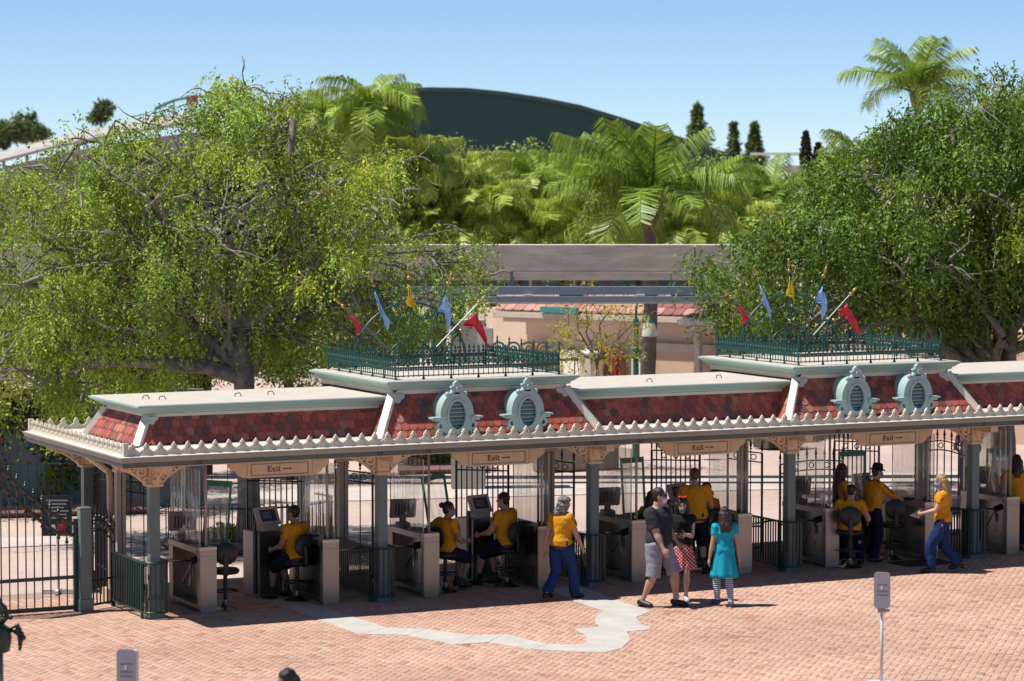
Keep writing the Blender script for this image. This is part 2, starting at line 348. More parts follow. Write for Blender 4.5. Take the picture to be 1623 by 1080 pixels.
# cresting
def finial_outline():
    h = [(-.102, 0), (-.102, .035), (-.085, .048), (-.066, .05), (-.058, .068), (-.046, .064), (-.040, .082), (-.046, .10), (-.030, .125), (-.012, .148), (0, .162)]
    return h+[(-x, z) for x, z in reversed(h[:-1])]
fm = MB(); fo = finial_outline(); fm.prism(fo, (0, 0, 0), (1, 0, 0), (0, 0, 1), .035)
fm.ring((0, -.022, .088), (1, 0, 0), (0, 0, 1), (.028, .042), (.014, .026), .016, 10); fm.ball((-.055, -.02, .03), .011, 6, 4); fm.ball((.055, -.02, .03), .011, 6, 4)
fme = fm.mesh('cresting_finial'); fme.materials.append(CREAM)
CI = 0.115; pitch = 0.2135
def crest(x0, y0, x1, y1, limit=999):
    L = math.hypot(x1-x0, y1-y0); n = int(round(L/pitch)); a = math.atan2(y1-y0, x1-x0)
    MB().box(((x0+x1)/2, (y0+y1)/2, 2.515), (L+.05, .045, .03), (0, 0, a)).build('cresting_base', CREAM, pav)
    for i in range(min(n, limit)):
        f_ = (i+.5)/n; put('cresting_finial', fme, None, pav, (lerp(x0, x1, f_), lerp(y0, y1, f_), 2.528), (0, 0, a))
crest(FX0+CI, FY0+CI, FX1-CI, FY0+CI); crest(FX0+CI, FY1-CI, FX0+CI, FY0+CI); crest(FX1-CI, FY1-CI, FX0+CI, FY1-CI)
for p in ((FX0+CI, FY0+CI), (FX0+CI, FY1-CI)): MB().box((*p, 2.60), (.075, .075, .18)).build('cresting_corner', CREAM, pav)

# shingled mansards
SHP = [(0.52, 0.125, 0.085), (0.44, 0.095, 0.070), (0.34, 0.075, 0.060), (0.22, 0.085, 0.075), (0.34, 0.135, 0.10), (0.50, 0.18, 0.125), (0.18, 0.095, 0.085)]
SHW = [.26, .22, .16, .12, .1, .08, .06]
def sh_out(w=.126, L=.19):
    h = w/2; return [(-h, L), (-h, .045), (-h*.93, .025), (-h*.7, .009), (-h*.35, .001), (0, 0), (h*.35, .001), (h*.7, .009), (h*.93, .025), (h, .045), (h, L)]
shm = MB(); so_ = sh_out(); shm.prism(so_, (0, 0, 0), (1, 0, 0), (0, 1, 0), .014)
for q in range(len(shm.v)):
    x, y, z = shm.v[q]; shm.v[q] = (x, y, z+.012-.075*(y-.0)*.9+.012)       # lower edge proud of the course below
SH_ME = shm.mesh('shingle'); SH_O = mat('shingle_clay', (1, 1, 1), 0.75, var=0.14, vs=14, bump=0.2, bs=50, src='obj'); SH_A = mat('shingle_field_clay', (1, 1, 1), 0.75, var=0.14, vs=14, bump=0.2, bs=50, src='attr'); SH_ME.materials.append(SH_O)
shing = []          # (matrix, colour)
def slope_shingles(p0, p1, q0, q1, skip=None, w=.131, ex=.132):
    """slope quad: bottom p0->p1, top q0->q1 (left to right seen from outside)"""
    p0, p1, q0, q1 = map(Vector, (p0, p1, q0, q1)); ax = (p1-p0).normalized(); m0 = q0-p0; upv = (m0-ax*m0.dot(ax)); Ls = upv.length; upv.normalize(); nn = ax.cross(upv)
    L = (p1-p0).length; aL = m0.dot(ax)/Ls; aR = -(q1-p1).dot(ax)/Ls
    r = 0
    while r*ex < Ls-.06:
        v = r*ex; xa, xb = v*aL, L-v*aR; n0 = int(math.floor((xa-.02)/w)); x = (n0+(0.5 if r % 2 else 0))*w
        while x < xb+w*.3:
            if xa+.035 < x < xb-.035:
                P = p0+ax*x+upv*v
                if not (skip and skip(P)):
                    M = Matrix(((ax.x, upv.x, nn.x, P.x), (ax.y, upv.y, nn.y, P.y), (ax.z, upv.z, nn.z, P.z), (0, 0, 0, 1))) @ Matrix.Rotation(random.gauss(0, .012), 4, 'Z')
                    cc = np.array(SHP[rng.choice(len(SHP), p=SHW)])*random.uniform(.88, 1.14); shing.append((M, cc))
            x += w
        r += 1
UND = mat('roof_underlay', (0.10, 0.05, 0.045), 0.9)
def cornice(x0, y0, x1, y1, z, h, o):
    MB().rects([(x0+o*.95, y0+o*.95, x1-o*.95, y1-o*.95, z-h-.075), (x0+o*.9, y0+o*.9, x1-o*.9, y1-o*.9, z-h-.07), (x0+o*.9, y0+o*.9, x1-o*.9, y1-o*.9, z-h)]).build('frieze_board', CREAM, pav)
    MB().rects([(x0+o*.80, y0+o*.80, x1-o*.80, y1-o*.80, z-h-.002), (x0+o*.62, y0+o*.62, x1-o*.62, y1-o*.62, z-h+.012), (x0+o*.60, y0+o*.60, x1-o*.60, y1-o*.60, z-h*.70),
                (x0+o*.42, y0+o*.42, x1-o*.42, y1-o*.42, z-h*.62), (x0+o*.18, y0+o*.18, x1-o*.18, y1-o*.18, z-h*.34), (x0+o*.10, y0+o*.10, x1-o*.10, y1-o*.10, z-h*.26), (x0, y0, x1, y1, z-h*.22), (x0, y0, x1, y1, z-.004)]).build('cornice', SAGE, pav)
    MB().rects([(x0+.03, y0+.03, x1-.03, y1-.03, z-.004), (x0+.035, y0+.035, x1-.035, y1-.035, z+.006)]).build('roof_deck', ROOFTOP, pav)
TW = [(3.54, 7.30), (3.54+2*S-.06, 7.30+2*S-.06)]
# low roofs between / beside the towers
lows = [(LB[0], TW[0][0]+.55, True, False), (TW[0][1]-.55, TW[1][0]+.55, False, False), (TW[1][1]-.55, LB[2], False, True)]
for a, b, hl, hr in lows:
    rn = .235; la, lb = (rn if hl else 0), (rn if hr else 0)
    MB().rects([(a, .10, b, 2.42, 2.545), (a+la, .10+rn, b-lb, 2.42-rn, 2.955)]).build('roof_slope', UND, pav)
    o = .225; xa = a+la-(o if hl else 0)*1.02; xb = b-lb+(o if hr else 0)*1.02
    if not hl: xa = a+.02
    if not hr: xb = b-.02
    # cornice open-ended into the towers: extend rectangles equally on hidden sides
    cornice(xa if hl else xa-.0, .105, xb, 2.415, 3.145, .135, o)
    slope_shingles((a, .10, 2.55), (b, .10, 2.55), (a+la, .10+rn, 2.955), (b-lb, .10+rn, 2.955))
    if hl:
        slope_shingles((a, 2.42, 2.55), (a, .10, 2.55), (a+rn, 2.42-rn, 2.955), (a+rn, .10+rn, 2.955))
        for (bx0, by0, bx1, by1) in ((a, .10, a+rn, .10+rn), (a, 2.42, a+rn, 2.42-rn)):
            p, q = Vector((bx0, by0, 2.55)), Vector((bx1, by1, 2.965)); d = (q-p); sg = 1 if by1 > by0 else -1
            nv = Vector((-1, -sg, .62)).normalized(); rr = d.normalized().cross(nv)
            M = Matrix((rr, d.normalized(), nv)).transposed(); MB().box((p+q)/2+nv*.025, (.12, d.length+.03, .095), M).build('hip_board', WHITEP, pav, bevel=.006)
        ear = [(0, 0), (.16, 0), (.155, -.03), (.13, -.055), (.10, -.06), (.085, -.10), (.05, -.115), (.0, -.09)]
        MB().prism(ear, (a+rn-.02, .10+rn*.82-.035, 2.962), (1, 0, 0), (0, .48, .87), .03).build('corner_bracket', WHITEP, pav)
# towers
RN = .385
for ti, (a, b) in enumerate(TW):
    y0, y1 = -.30, 3.22; zt = 3.16
    MB().rects([(a, y0, b, y1, 2.52), (a+RN, y0+RN, b-RN, y1-RN, zt)]).build('tower_slope', UND, pav)
    o = .18; cornice(a+RN-o, y0+RN-o, b-RN+o, y1-RN+o, 3.385, .14, o)
    cx = (a+b)/2; DX = (cx-.62, cx+.60)
    dsk = lambda P: any(((P.x-d)/.31)**2+((P.z+.08-2.85)/.36)**2 < .55 for d in DX)
    slope_shingles((a, y0, 2.525), (b, y0, 2.525), (a+RN, y0+RN, zt), (b-RN, y0+RN, zt), dsk)
    slope_shingles((a, y0+1.1, 2.525), (a, y0, 2.525), (a+RN, y0+1.1, zt), (a+RN, y0+RN, zt))
    for (x0, x1, sgx) in ((a, a+RN, -1), (b, b-RN, 1)):
        p, q = Vector((x0, y0, 2.525)), Vector((x1, y0+RN, zt+.02)); d = q-p; nv = Vector((sgx, -1, .61)).normalized(); rr = d.normalized().cross(nv)
        M = Matrix((rr, d.normalized(), nv)).transposed(); MB().box((p+q)/2+nv*.03, (.125, d.length+.02, .10), M).build('hip_board', WHITEP, pav, bevel=.006)
        ear = [(0, .02), (.20, .02), (.195, -.03), (.16, -.06), (.12, -.065), (.10, -.115), (.05, -.13), (.0, -.10)]
        MB().prism([(u*-sgx, v) for u, v in ear][::(1 if sgx < 0 else -1)], (x1+sgx*.02, y0+RN-.04, zt), (1, 0, 0), (0, .52, .85), .03).build('corner_bracket', WHITEP, pav)
    for d in DX:      # oval dormers
        do = bpy.data.objects.new('oval_dormer', None); COL.objects.link(do); do.parent = pav; do.location = (d, y0-.02, 2.86); do.empty_display_size = .1
        X, Z = (1, 0, 0), (0, 0, 1)
        MB().ring((0, .26, 0), X, Z, (.27, .34), (.20, .27), .52, 36).build('dormer_body', DORM, do, smooth=40)
        m = MB(); m.ring((0, -.03, 0), X, Z, (.285, .355), (.225, .295), .07, 36).ring((0, -.045, 0), X, Z, (.225, .295), (.17, .245), .045, 36).ring((0, -.06, 0), X, Z, (.175, .25), (.142, .215), .05, 36); m.build('oval_frame', DORM, do, smooth=40)
        MB().ring((0, .12, 0), X, Z, (.145, .218), (.001, .001), .01, 24).build('backing', BLACKM, do)
        for q in range(7):
            z = -.18+.06*q; w = .142*math.sqrt(max(0.05, 1-(z/.215)**2))*2
            MB().box((0, .0, z), (w, .075, .012), (R(38), 0, 0)).build('louvre_slat', DORM, do)
        m = MB()      # crown ornament
        m.prism([(-.13, 0), (-.10, .02), (-.075, .075), (-.10, .10), (-.085, .125), (-.055, .115), (-.05, .165), (-.02, .185), (0, .225), (.02, .185), (.05, .165), (.055, .115), (.085, .125), (.10, .10), (.075, .075), (.10, .02), (.13, 0)], (0, -.03, .33), X, Z, .07)
        m.ball((0, -.07, .40), (.03, .02, .05), 8, 6); m.ball((-.15, -.03, .325), (.042, .04, .042), 8, 6); m.ball((.15, -.03, .325), (.042, .04, .042), 8, 6); m.ball((-.075, -.05, .35), (.03, .03, .03), 8, 5); m.ball((.075, -.05, .35), (.03, .03, .03), 8, 5); m.ball((0, -.03, .555), .02, 8, 5)
        m.build('crown_ornament', DORM, do, smooth=50)
        for sg in (-1, 1):
            m = MB(); m.box((sg*.33, -.02, -.035), (.20, .16, .028)).box((sg*.31, -.015, -.065), (.15, .13, .04))
            m.ring((sg*.27, -.01, -.16), X, Z, .075, .035, .10, 14).ring((sg*.215, -.01, -.275), X, Z, .055, .022, .10, 12).box((sg*.20, .04, -.22), (.16, .10, .26)); m.build('scroll_bracket', DORM, do, smooth=40)
# shingle objects: those nearest the camera single, the rest one part
shing.sort(key=lambda e: (e[0].translation-CAM).length)
sv = np.array([v[:] for v in SH_ME.vertices]) if False else np.array([tuple(v.co) for v in SH_ME.vertices])
for M, c in shing[:300]:
    o = put('shingle', SH_ME, None, pav, color=c); o.matrix_local = M
mb = MB(); fl = [tuple(p.vertices) for p in SH_ME.polygons]
for M, c in shing[300:]: mb.add([M @ v.co for v in SH_ME.vertices], fl, tuple(c))
me = mb.mesh('shingle_field'); tag(put('shingle_field', me, SH_A, pav), kind='stuff')

# posts with brackets
pm = MB(); pm.box((0, 0, 1.24), (.155, .155, 2.20)).box((0, 0, .14), (.22, .22, .28)).box((0, 0, .30), (.19, .19, .04)).box((0, 0, .02), (.25, .25, .04)).box((0, 0, 2.0), (.18, .18, .03))
PME = pm.mesh('post', bevel=.006); PME.materials.append(POST)
rm = MB(); rm.box((-.04, 0, 1.15), (.07, .14, 2.3)).box((.04, 0, 1.15), (.06, .12, 2.3)).box((0, 0, .1), (.2, .2, .2)); RME = rm.mesh('rear_post', bevel=.005); RME.materials.append(mat('rear_post_paint', (0.42, 0.38, 0.33), .45, var=.1))
def bracket_mesh(L=.56, H=.34):
    m = MB(); X, Z = (1, 0, 0), (0, 0, 1)
    m.prism([(.04, 0), (L-.12, 0), (L-.12, -.04), (L*.55, -.075), (L*.36, -.16), (L*.24, -.24), (.15, -H), (.04, -H)], (0, 0, 0), X, Z, .085)
    m.ring((.20, 0, -.13), X, Z, .085, .045, .13, 16).ring((.345, 0, -.075), X, Z, .060, .030, .12, 14).ring((.13, 0, -.26), X, Z, .05, .02, .13, 12)
    m.ring((L-.06, 0, -.045), X, Z, .038, .012, .10, 12); m.ball((L, 0, -.055), .045, 8, 6); m.ball((.20, -.06, -.13), .03, 8, 5); m.box((.02, 0, -.05), (.10, .15, .12))
    pts = [(.08, 0, -H+.01), (.16, 0, -H+.06), (.27, 0, -.19), (.38, 0, -.125), (L-.05, 0, -.075)]
    m.tube(pts, .028, 6); return m.mesh('scroll_bracket', smooth=40)
BKM = bracket_mesh(); BKM.materials.append(TAN)
cap = MB().box((0, 0, -.17), (.20, .20, .30)).box((0, 0, -.345), (.24, .24, .05)).box((0, 0, -.03), (.26, .26, .06)).ball((0, -.10, -.16), (.06, .04, .10), 8, 6); CAPM = cap.mesh('capital', bevel=.008); CAPM.materials.append(TAN)
for i in range(6):
    po = put('post', PME, None, pav, (i*S, 0, 0)); put('capital', CAPM, None, po, (0, 0, 2.33))
    for a in (0, math.pi): put('scroll_bracket', BKM, None, po, (0, 0, 2.325), (0, 0, a))
    if i == 0:
        put('scroll_bracket', BKM, None, po, (0, 0, 2.325), (0, 0, -math.pi/2)); put('scroll_bracket', BKM, None, po, (0, 0, 2.325), (0, 0, math.pi/2))
    po = put('rear_post', RME, None, pav, (i*S, 1.5, 0)); put('capital', CAPM, None, po, (0, 0, 2.33), scale=(.85, .85, .8))
    for a in (0, math.pi): put('scroll_bracket', BKM, None, po, (0, 0, 2.325), (0, 0, a), (.6, .8, .75))
    if i < 2: po = put('post', PME, None, pav, (i*S, 3.1, 0)); put('capital', CAPM, None, po, (0, 0, 2.33)); [put('scroll_bracket', BKM, None, po, (0, 0, 2.325), (0, 0, a)) for a in (math.pi/2, -math.pi/2, math.pi)]
MB().tube([(-.12, 2.9, 2.2), (-.10, 1.75, 2.02), (-.10, 1.7, 1.9), (-.10, 1.7, 0.25)], .05, 8).box((-.1, 1.7, .12), (.2, .2, .24)).build('downspout', TAN, pav, smooth=40)
# lane numbers on the fascia
def digits(txt, size, m, parent, loc):
    cu = bpy.data.curves.new('t', 'FONT'); cu.body = txt; cu.size = size; cu.align_x = 'CENTER'; cu.extrude = .002
    ob = bpy.data.objects.new('t', cu); COL.objects.link(ob); dg = bpy.context.evaluated_depsgraph_get(); me = bpy.data.meshes.new_from_object(ob.evaluated_get(dg)); bpy.data.objects.remove(ob)
    me.materials.clear(); return put('lane_number', me, m, parent, loc, (math.pi/2, 0, 0))
MAROON = mat('maroon_paint', (0.12, 0.01, 0.02), .5)
for i, n in enumerate(('16', '15', '14', '13', '12', '11', '10', '9', '8')):
    x = (i+1)//2*S+(.0 if i % 2 else .80); digits(n, .10, MAROON, pav, (x-.38, FY0+.038, 2.345))
# exit sign boards
SIGNBG = mat('sign_cream', (0.80, 0.62, 0.40), .5, var=.05); SIGNFR = mat('sign_grey_line', (0.22, 0.27, 0.24), .5)
def exit_letters():
    m = MB(); X, Z = (1, 0, 0), (0, 0, 1)
    def bxs(x, L):
        for a, b, c, d in L: m.box((x+(a+c)/2, 0, (b+d)/2), (c-a, .006, d-b))
    bxs(0, [(.10, 0, .28, 1), (0, .92, .70, 1), (.62, .72, .70, .95), (.25, .46, .52, .54), (.46, .38, .52, .62), (0, 0, .75, .08), (.67, .02, .75, .28)])
    m.prism([(.05, .62), (.24, .62), (.60, .0), (.41, 0)], (.85, 0, 0), X, Z, .006).prism([(.46, .62), (.55, .62), (.18, 0), (.09, 0)], (.85, -.001, 0), X, Z, .006)
    bxs(.85, [(0, .57, .28, .625), (.38, .57, .60, .625), (0, 0, .24, .05), (.36, 0, .66, .05)])
    bxs(1.58, [(.12, 0, .27, .62), (0, 0, .4, .055), (.02, .57, .2, .625), (.12, .78, .28, .93)])
    bxs(2.02, [(.12, .08, .27, .85), (0, .56, .45, .63), (.15, 0, .42, .09), (.38, .05, .45, .16)])
    bxs(2.85, [(0, .36, 1.5, .50)]); m.prism([(0, -.22), (.42, 0), (0, .22)], (4.25, -.001, .43), X, Z, .006)
    for i, (x, y, z) in enumerate(m.v): m.v[i] = ((x-2.33)*.085, y, z*.085)
    return m.mesh('lettering')
EXM = exit_letters(); EXM.materials.append(MAROON)
for i in range(5):
    x = i*S+1.98; rt = bpy.data.objects.new('exit_sign', None); COL.objects.link(rt); rt.location = (x, -.05, 2.125); tag(rt, ['cream Exit sign with arrow above the lane nearest the left end', 'cream Exit sign with arrow under the left roof tower', 'cream Exit sign with arrow above the man and the girl in turquoise', 'cream Exit sign with arrow under the right roof tower', 'cream Exit sign with arrow under the roof at the far right edge'][i], 'sign', 'exit signs hung under the eaves')
    m = MB(); m.box((0, 0, .01), (1.06, .07, .24)); e = [(0, .12), (.28, .12), (.28, .06), (.24, .02), (.18, .0), (.14, -.06), (.06, -.10), (0, -.10)]
    m.prism(e, (.53, 0, 0), (1, 0, 0), (0, 0, 1), .065).prism([(-u, v) for u, v in e][::-1], (-.53, 0, 0), (1, 0, 0), (0, 0, 1), .065); m.build('board', TAN, rt, bevel=.008)
    for z in (.095, -.075): MB().box((0, -.038, z), (.92, .01, .012)).build('border_line', SIGNFR, rt)
    for xx in (-.46, .46): MB().box((xx, -.038, .01), (.012, .009, .158)).build('border_line', SIGNFR, rt)
    put('lettering', EXM, None, rt, (0, -.039, -.025))

# roof railings with ogee pickets, arch and flag poles
def picket(h=.305):
    m = MB(); m.tube([(0, 0, 0), (0, 0, h*.8)], .007, 6); m.lathe([(.006, h*.55), (.028, h*.62), (.032, h*.68), (.012, h*.76), (.024, h*.84), (.010, h*.95), (.002, h*1.05)], n=6)
    m.ring((.03, 0, h*.42), (1, 0, 0), (0, 0, 1), .032, .018, .016, 8).ring((-.03, 0, h*.42), (1, 0, 0), (0, 0, 1), .032, .018, .016, 8); return m.mesh('picket', smooth=50)
PK = picket(); PK.materials.append(TEAL)
rp_ = MB(); rp_.tube([(0, 0, -.04), (0, 0, .36)], .011, 6).lathe([(.03, -.04), (.02, -.02), (.014, .02)], n=8).lathe([(.012, .34), (.024, .37), (.009, .40), (.019, .42), (.002, .47)], n=8); RPM = rp_.mesh('rail_post', smooth=50); RPM.materials.append(TEAL)
FLAGC = [('red', (0.85, 0.035, 0.06)), ('blue', (0.40, 0.65, 1.0)), ('yellow', (1.0, 0.66, 0.005)), ('blue', (0.40, 0.65, 1.0)), ('red', (0.85, 0.035, 0.06))]
for ti, (a, b) in enumerate(TW):
    rr = bpy.data.objects.new('roof_railing', None); COL.objects.link(rr); rr.parent = pav; rr.location = (0, 0, 3.43)
    x0, x1, y0, y1 = a+.46, b-.46, .14, 2.80
    for (p, q) in (((x0, y0), (x1, y0)), ((x0, y1), (x0, y0)), ((x1, y0), (x1, y1)), ((x1, y1), (x0, y1))):
        L = math.hypot(q[0]-p[0], q[1]-p[1]); n = int(L/.085); an = math.atan2(q[1]-p[1], q[0]-p[0])
        for z in (.02, .145): MB().tube([(p[0], p[1], z), (q[0], q[1], z)], .010, 5).build('rail', TEAL, rr)
        for i in range(n):
            f_ = (i+.5)/n; put('picket', PK, None, rr, (lerp(p[0], q[0], f_), lerp(p[1], q[1], f_), .0), (0, 0, an))
        for i in range(7):
            f_ = i/6
            if i < 6: put('rail_post', RPM, None, rr, (lerp(p[0], q[0], f_), lerp(p[1], q[1], f_), 0))
    # arch at the back railing
    YA = 2.72; cxp = (a+b)/2
    ar = bpy.data.objects.new('roof_arch', None); COL.objects.link(ar); ar.parent = pav; ar.location = (cxp, YA, 3.43)
    sc = 1.055
    circ = lambda r, a0, a1, n=20, ox=0, oz=0: [(ox+r*math.cos(a0+(a1-a0)*i/n), 0, oz+r*math.sin(a0+(a1-a0)*i/n)) for i in range(n+1)]
    MB().tube([(x, y, z*1.0) for x, y, z in circ(1.02, 0, math.pi, 30)], .022, 6).build('arch_tube', TEAL, ar, smooth=1)
    for q in range(6):
        w = math.pi*(q+.5)/6; ox, oz = 1.02*math.cos(w), 1.02*math.sin(w)
        MB().tube(circ(.235, w+math.pi/2, w+math.pi*1.5, 14, ox, oz), .014, 5).build('scallop', TEAL, ar, smooth=1)
        if 0 < q < 6:
            w = math.pi*q/6; MB().ball((1.07*math.cos(w), 0, 1.07*math.sin(w)), .037, 10, 7).build('gold_ball', GOLD, ar, smooth=1)
    MB().tube(circ(.42, 0, math.pi, 16), .014, 5).build('inner_arch', TEAL, ar, smooth=1)
    for q in range(8):
        w = math.pi*(q+.5)/8; MB().tube([(.42*math.cos(w), .01, .42*math.sin(w)), (.78*math.cos(w*.97), .01, .78*math.sin(w*.97))], .010, 5).build('spoke', TEAL, ar)
    tips = [(-1.30, 1.42), (-.70, 1.62), (0, 1.66), (.70, 1.62), (1.30, 1.42)]
    tipz = [(530, 475), (583, 438), (643, 425), (710, 435), (763, 469)]
    side = ('left', 'right')[ti]
    lab = ['red pennant on the leftmost roof pole', 'light blue pennant left of the yellow one', 'yellow pennant on the upright middle pole', 'light blue pennant right of the yellow one', 'red pennant on the slanting rightmost roof pole']
    for q in range(5):
        tx, tz = tips[q]; P0 = Vector((tx*.12, 0, .05)); P1 = atY(*tipz[q], YA)-Vector((TW[0][0]/2+TW[0][1]/2, YA, 3.43)); P1.y = 0; d = (P1-P0).normalized()
        fl_ = thing('pennant_flag', lab[q]+' of the '+side+' tower', 'flag', (cxp, YA-.06-.02*q, 3.43), 0, 'pennants on the roof towers')
        MB().tube([P0, P1-d*.16], .012, 6).build('pole', TEAL if q in (1, 2, 3) else mat('pole_steel', (.16, .24, .22), .4), fl_)
        m = MB(); T = P1-d*.16; z = Vector((0, 0, 1)); m.ball(T, .035, 8, 6); m.tube([T, T+d*.07, T+d*.09, T+d*.22], [.014, .012, .028, .003], 7); m.build('finial', GOLD, fl_, smooth=1)
        # hanging pennant: drooping folded cloth, hoist on the pole
        FP = [[(545, 496), (553, 505), (563, 517), (562, 534), (572, 520), (560, 505)], [(591, 462), (594, 480), (598, 496), (606, 508), (610, 525), (613, 509), (603, 488)], [(642.5, 450), (640, 466), (638, 482), (650, 488), (652, 496), (655, 482), (648, 464)], [(699, 467), (694, 480), (690, 494), (698, 495), (704, 527), (711, 499), (706, 482)], [(744, 496), (735, 506), (726, 516), (741, 517), (769, 552), (765, 531), (756, 512)]][q]
        O = Vector((TW[0][0]/2+TW[0][1]/2, YA, 3.43)); pl = [atY(x, y, YA)-O for x, y in FP]; cen = sum(pl, Vector())/len(pl); n = len(pl); ring1 = []
        for j in range(n):
            for s_ in range(4):
                u_ = s_/4; pp = pl[j].lerp(pl[(j+1) % n], u_); pp.y = -.03+.035*math.sin(j*2.1+s_*.9+q+ti*1.7); ring1.append(pp)
        m2 = len(ring1); vs = []
        for k_ in range(5):
            for pp in ring1:
                w_ = pp.lerp(cen, k_/5); w_.y += .03*math.sin(w_.x*26+w_.z*9+q*2)*(1 if k_ else .6); vs.append(w_)
        vs.append(cen+Vector((0, -.02, 0))); fs = [(k_*m2+j, k_*m2+(j+1) % m2, (k_+1)*m2+(j+1) % m2, (k_+1)*m2+j) for k_ in range(4) for j in range(m2)]+[(4*m2+j, 4*m2+(j+1) % m2, 5*m2) for j in range(m2)]
        o = MB().add(vs, fs).build('pennant', mat('flag_'+FLAGC[q][0], FLAGC[q][1], .7, var=.06, vs=6), fl_, smooth=1)
        md = o.modifiers.new('thickness', 'SOLIDIFY'); md.thickness = .004
# small roof fittings
for px_, py_ in ((232, 633), (258, 634), (378, 629), (430, 626), (1030, 606), (1140, 600)):
    p = gp(px_, py_, 3.15)
    MB().tube([p+Vector((-.06, 0, 0)), p+Vector((-.05, 0, .05)), p+Vector((.02, 0, .06)), p+Vector((.05, 0, 0))], .008, 5).build('roof_fitting', BLACKM, pav)
# ================================================================ lane equipment
def place(name, label, cat, x, y, rz=0, group=None, z=0): return thing(name, label, cat, (x, y, z), rz, group)
LANE = ['at the left end', 'under the left tower', 'in the middle bay', 'under the right tower', 'at the right edge']
# low U-shaped railings round the posts
lp = MB(); lp.box((0, 0, .44), (.020, .020, .78)); LPK = lp.mesh('baluster'); LPK.materials.append(IRON)
def low_railing(i):
    t = place('low_railing', ['green low railing wrapped round the corner post at the left end', 'green low railing round the second front post', 'green low railing round the middle front post beside the walking woman', 'green low railing round the post right of the girl in turquoise', 'green low railing round the post behind the blonde woman'][i], 'railing', i*S, 0, 0, 'low green railings at the posts')
    path = [(-.19, 1.36), (-.19, 0)]+[(.19*math.cos(w), -.03+.19*math.sin(w)) for w in [math.pi+math.pi*q/10 for q in range(11)]]+[(.19, 0), (.19, .42)]
    for z in (.84, .10): MB().tube([(x, y, z) for x, y in path], .018, 6).build('rail', IRON, t, smooth=1)
    acc = 0; nxt = 0.0
    for (x0, y0), (x1, y1) in zip(path, path[1:]):
        L = math.hypot(x1-x0, y1-y0)
        while nxt <= acc+L:
            f_ = (nxt-acc)/max(L, 1e-6); put('baluster', LPK, None, t, (lerp(x0, x1, f_), lerp(y0, y1, f_), .03)); nxt += .078
        acc += L
    for x, y in ((-.19, 1.36), (.19, .42), (-.19, .0)): MB().box((x, y, .43), (.035, .035, .86)).build('end_post', IRON, t)
for i in range(5): low_railing(i)
# turnstile cabinets
def cabinet(i, right):
    x = i*S+(2.86 if right else .87); sg = 1 if right else -1
    t = place('turnstile_cabinet', ('steel turnstile cabinet on the right side of the lane ' if right else 'steel turnstile cabinet on the left side of the lane ')+LANE[i], 'turnstile', x, .03, 0, 'steel turnstile cabinets')
    MB().box((0, .06, .50), (.27, .12, .90)).box((0, .055, .03), (.25, .10, .06)).build('front_panel', STEEL, t, bevel=.006)
    MB().box((0, .06, .972), (.272, .124, .05)).build('front_cap', mat('steel_cap', (.62, .55, .46), .4, .8, var=.06), t, bevel=.006)
    MB().box((0, .74, .94), (.29, 1.24, .09)).build('top_slab', STEEL, t, bevel=.006)
    MB().box((0, 1.27, .47), (.27, .18, .85)).build('rear_panel', STEEL, t, bevel=.006)
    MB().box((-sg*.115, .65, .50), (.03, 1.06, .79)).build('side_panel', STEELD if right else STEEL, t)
    MB().box((sg*.01, .65, .09), (.24, 1.06, .06)).build('floor_panel', STEEL, t)
    hb = MB().tube([(sg*.02, .30, .80), (sg*.17, .30, .76)], .055, 10).build('turnstile_hub', BLACKP, t, smooth=40)
    for v in ((sg*.55, 0, .05), (sg*.06, .22, -.34), (sg*.10, -.14, -.36)):
        p = Vector((sg*.15, .30, .765)); MB().tube([p, p+Vector(v)], .016, 8).build('arm', STEEL, hb, smooth=1)
    MB().box((sg*.02, .16, 1.00), (.10, .12, .035)).box((sg*.02, .20, 1.03), (.07, .05, .05)).build('ticket_scanner', BLACKP, t, bevel=.006); MB().box((0, -.003, .86), (.25, .004, .004)).box((0, -.003, .10), (.25, .004, .004)).build('panel_seam', STEELD, t)
    MB().box((-sg*.05, .62, 1.0), (.12, .20, .03), (0, 0, R(12))).build('tray', BLACKP, t); MB().box((sg*.13, .30, .62), (.012, .10, .14)).build('service_plate', STEELD, t)
    # clear screen above the cabinet
    n = 26; vs = []; ht = 1.16
    for q in range(n+1):
        y = .10+1.22*q/n; w = .010*math.sin(q*1.9)+.006*math.sin(q*.8+i)
        vs += [(sg*.10+w, y, .99), (sg*.10+w*1.2, y, .99+ht)]
    s_ = MB().add(vs, [(2*q, 2*q+2, 2*q+3, 2*q+1) for q in range(n)]).build('clear_screen', CLEAR, t, smooth=1); md = s_.modifiers.new('thickness', 'SOLIDIFY'); md.thickness = .004
    MB().box((sg*.10, .09, 1.57), (.012, .012, 1.16)).box((sg*.10, 1.34, 1.57), (.012, .012, 1.16)).build('screen_edge', mat('clear_edge', (.55, .55, .5), .3), t)
    MB().tube([(-sg*.02 if right else .0, .10, .98), (-sg*.02 if right else .0, .10, 2.32)], .022, 8).build('support_pole', mat('pole_beige', (.50, .44, .37), .4, var=.08), t, smooth=1)
    return t
for i in range(5):
    cabinet(i, False)
    if i < 4: cabinet(i, True)
SCREEN = mat('screen_face', (.05, .08, .14), .15, var=.3, vs=8); BEZ = mat('bezel_beige', (.66, .58, .49), .5, var=.06); MONB = mat('monitor_shell', (.24, .20, .175), .45, var=.1)
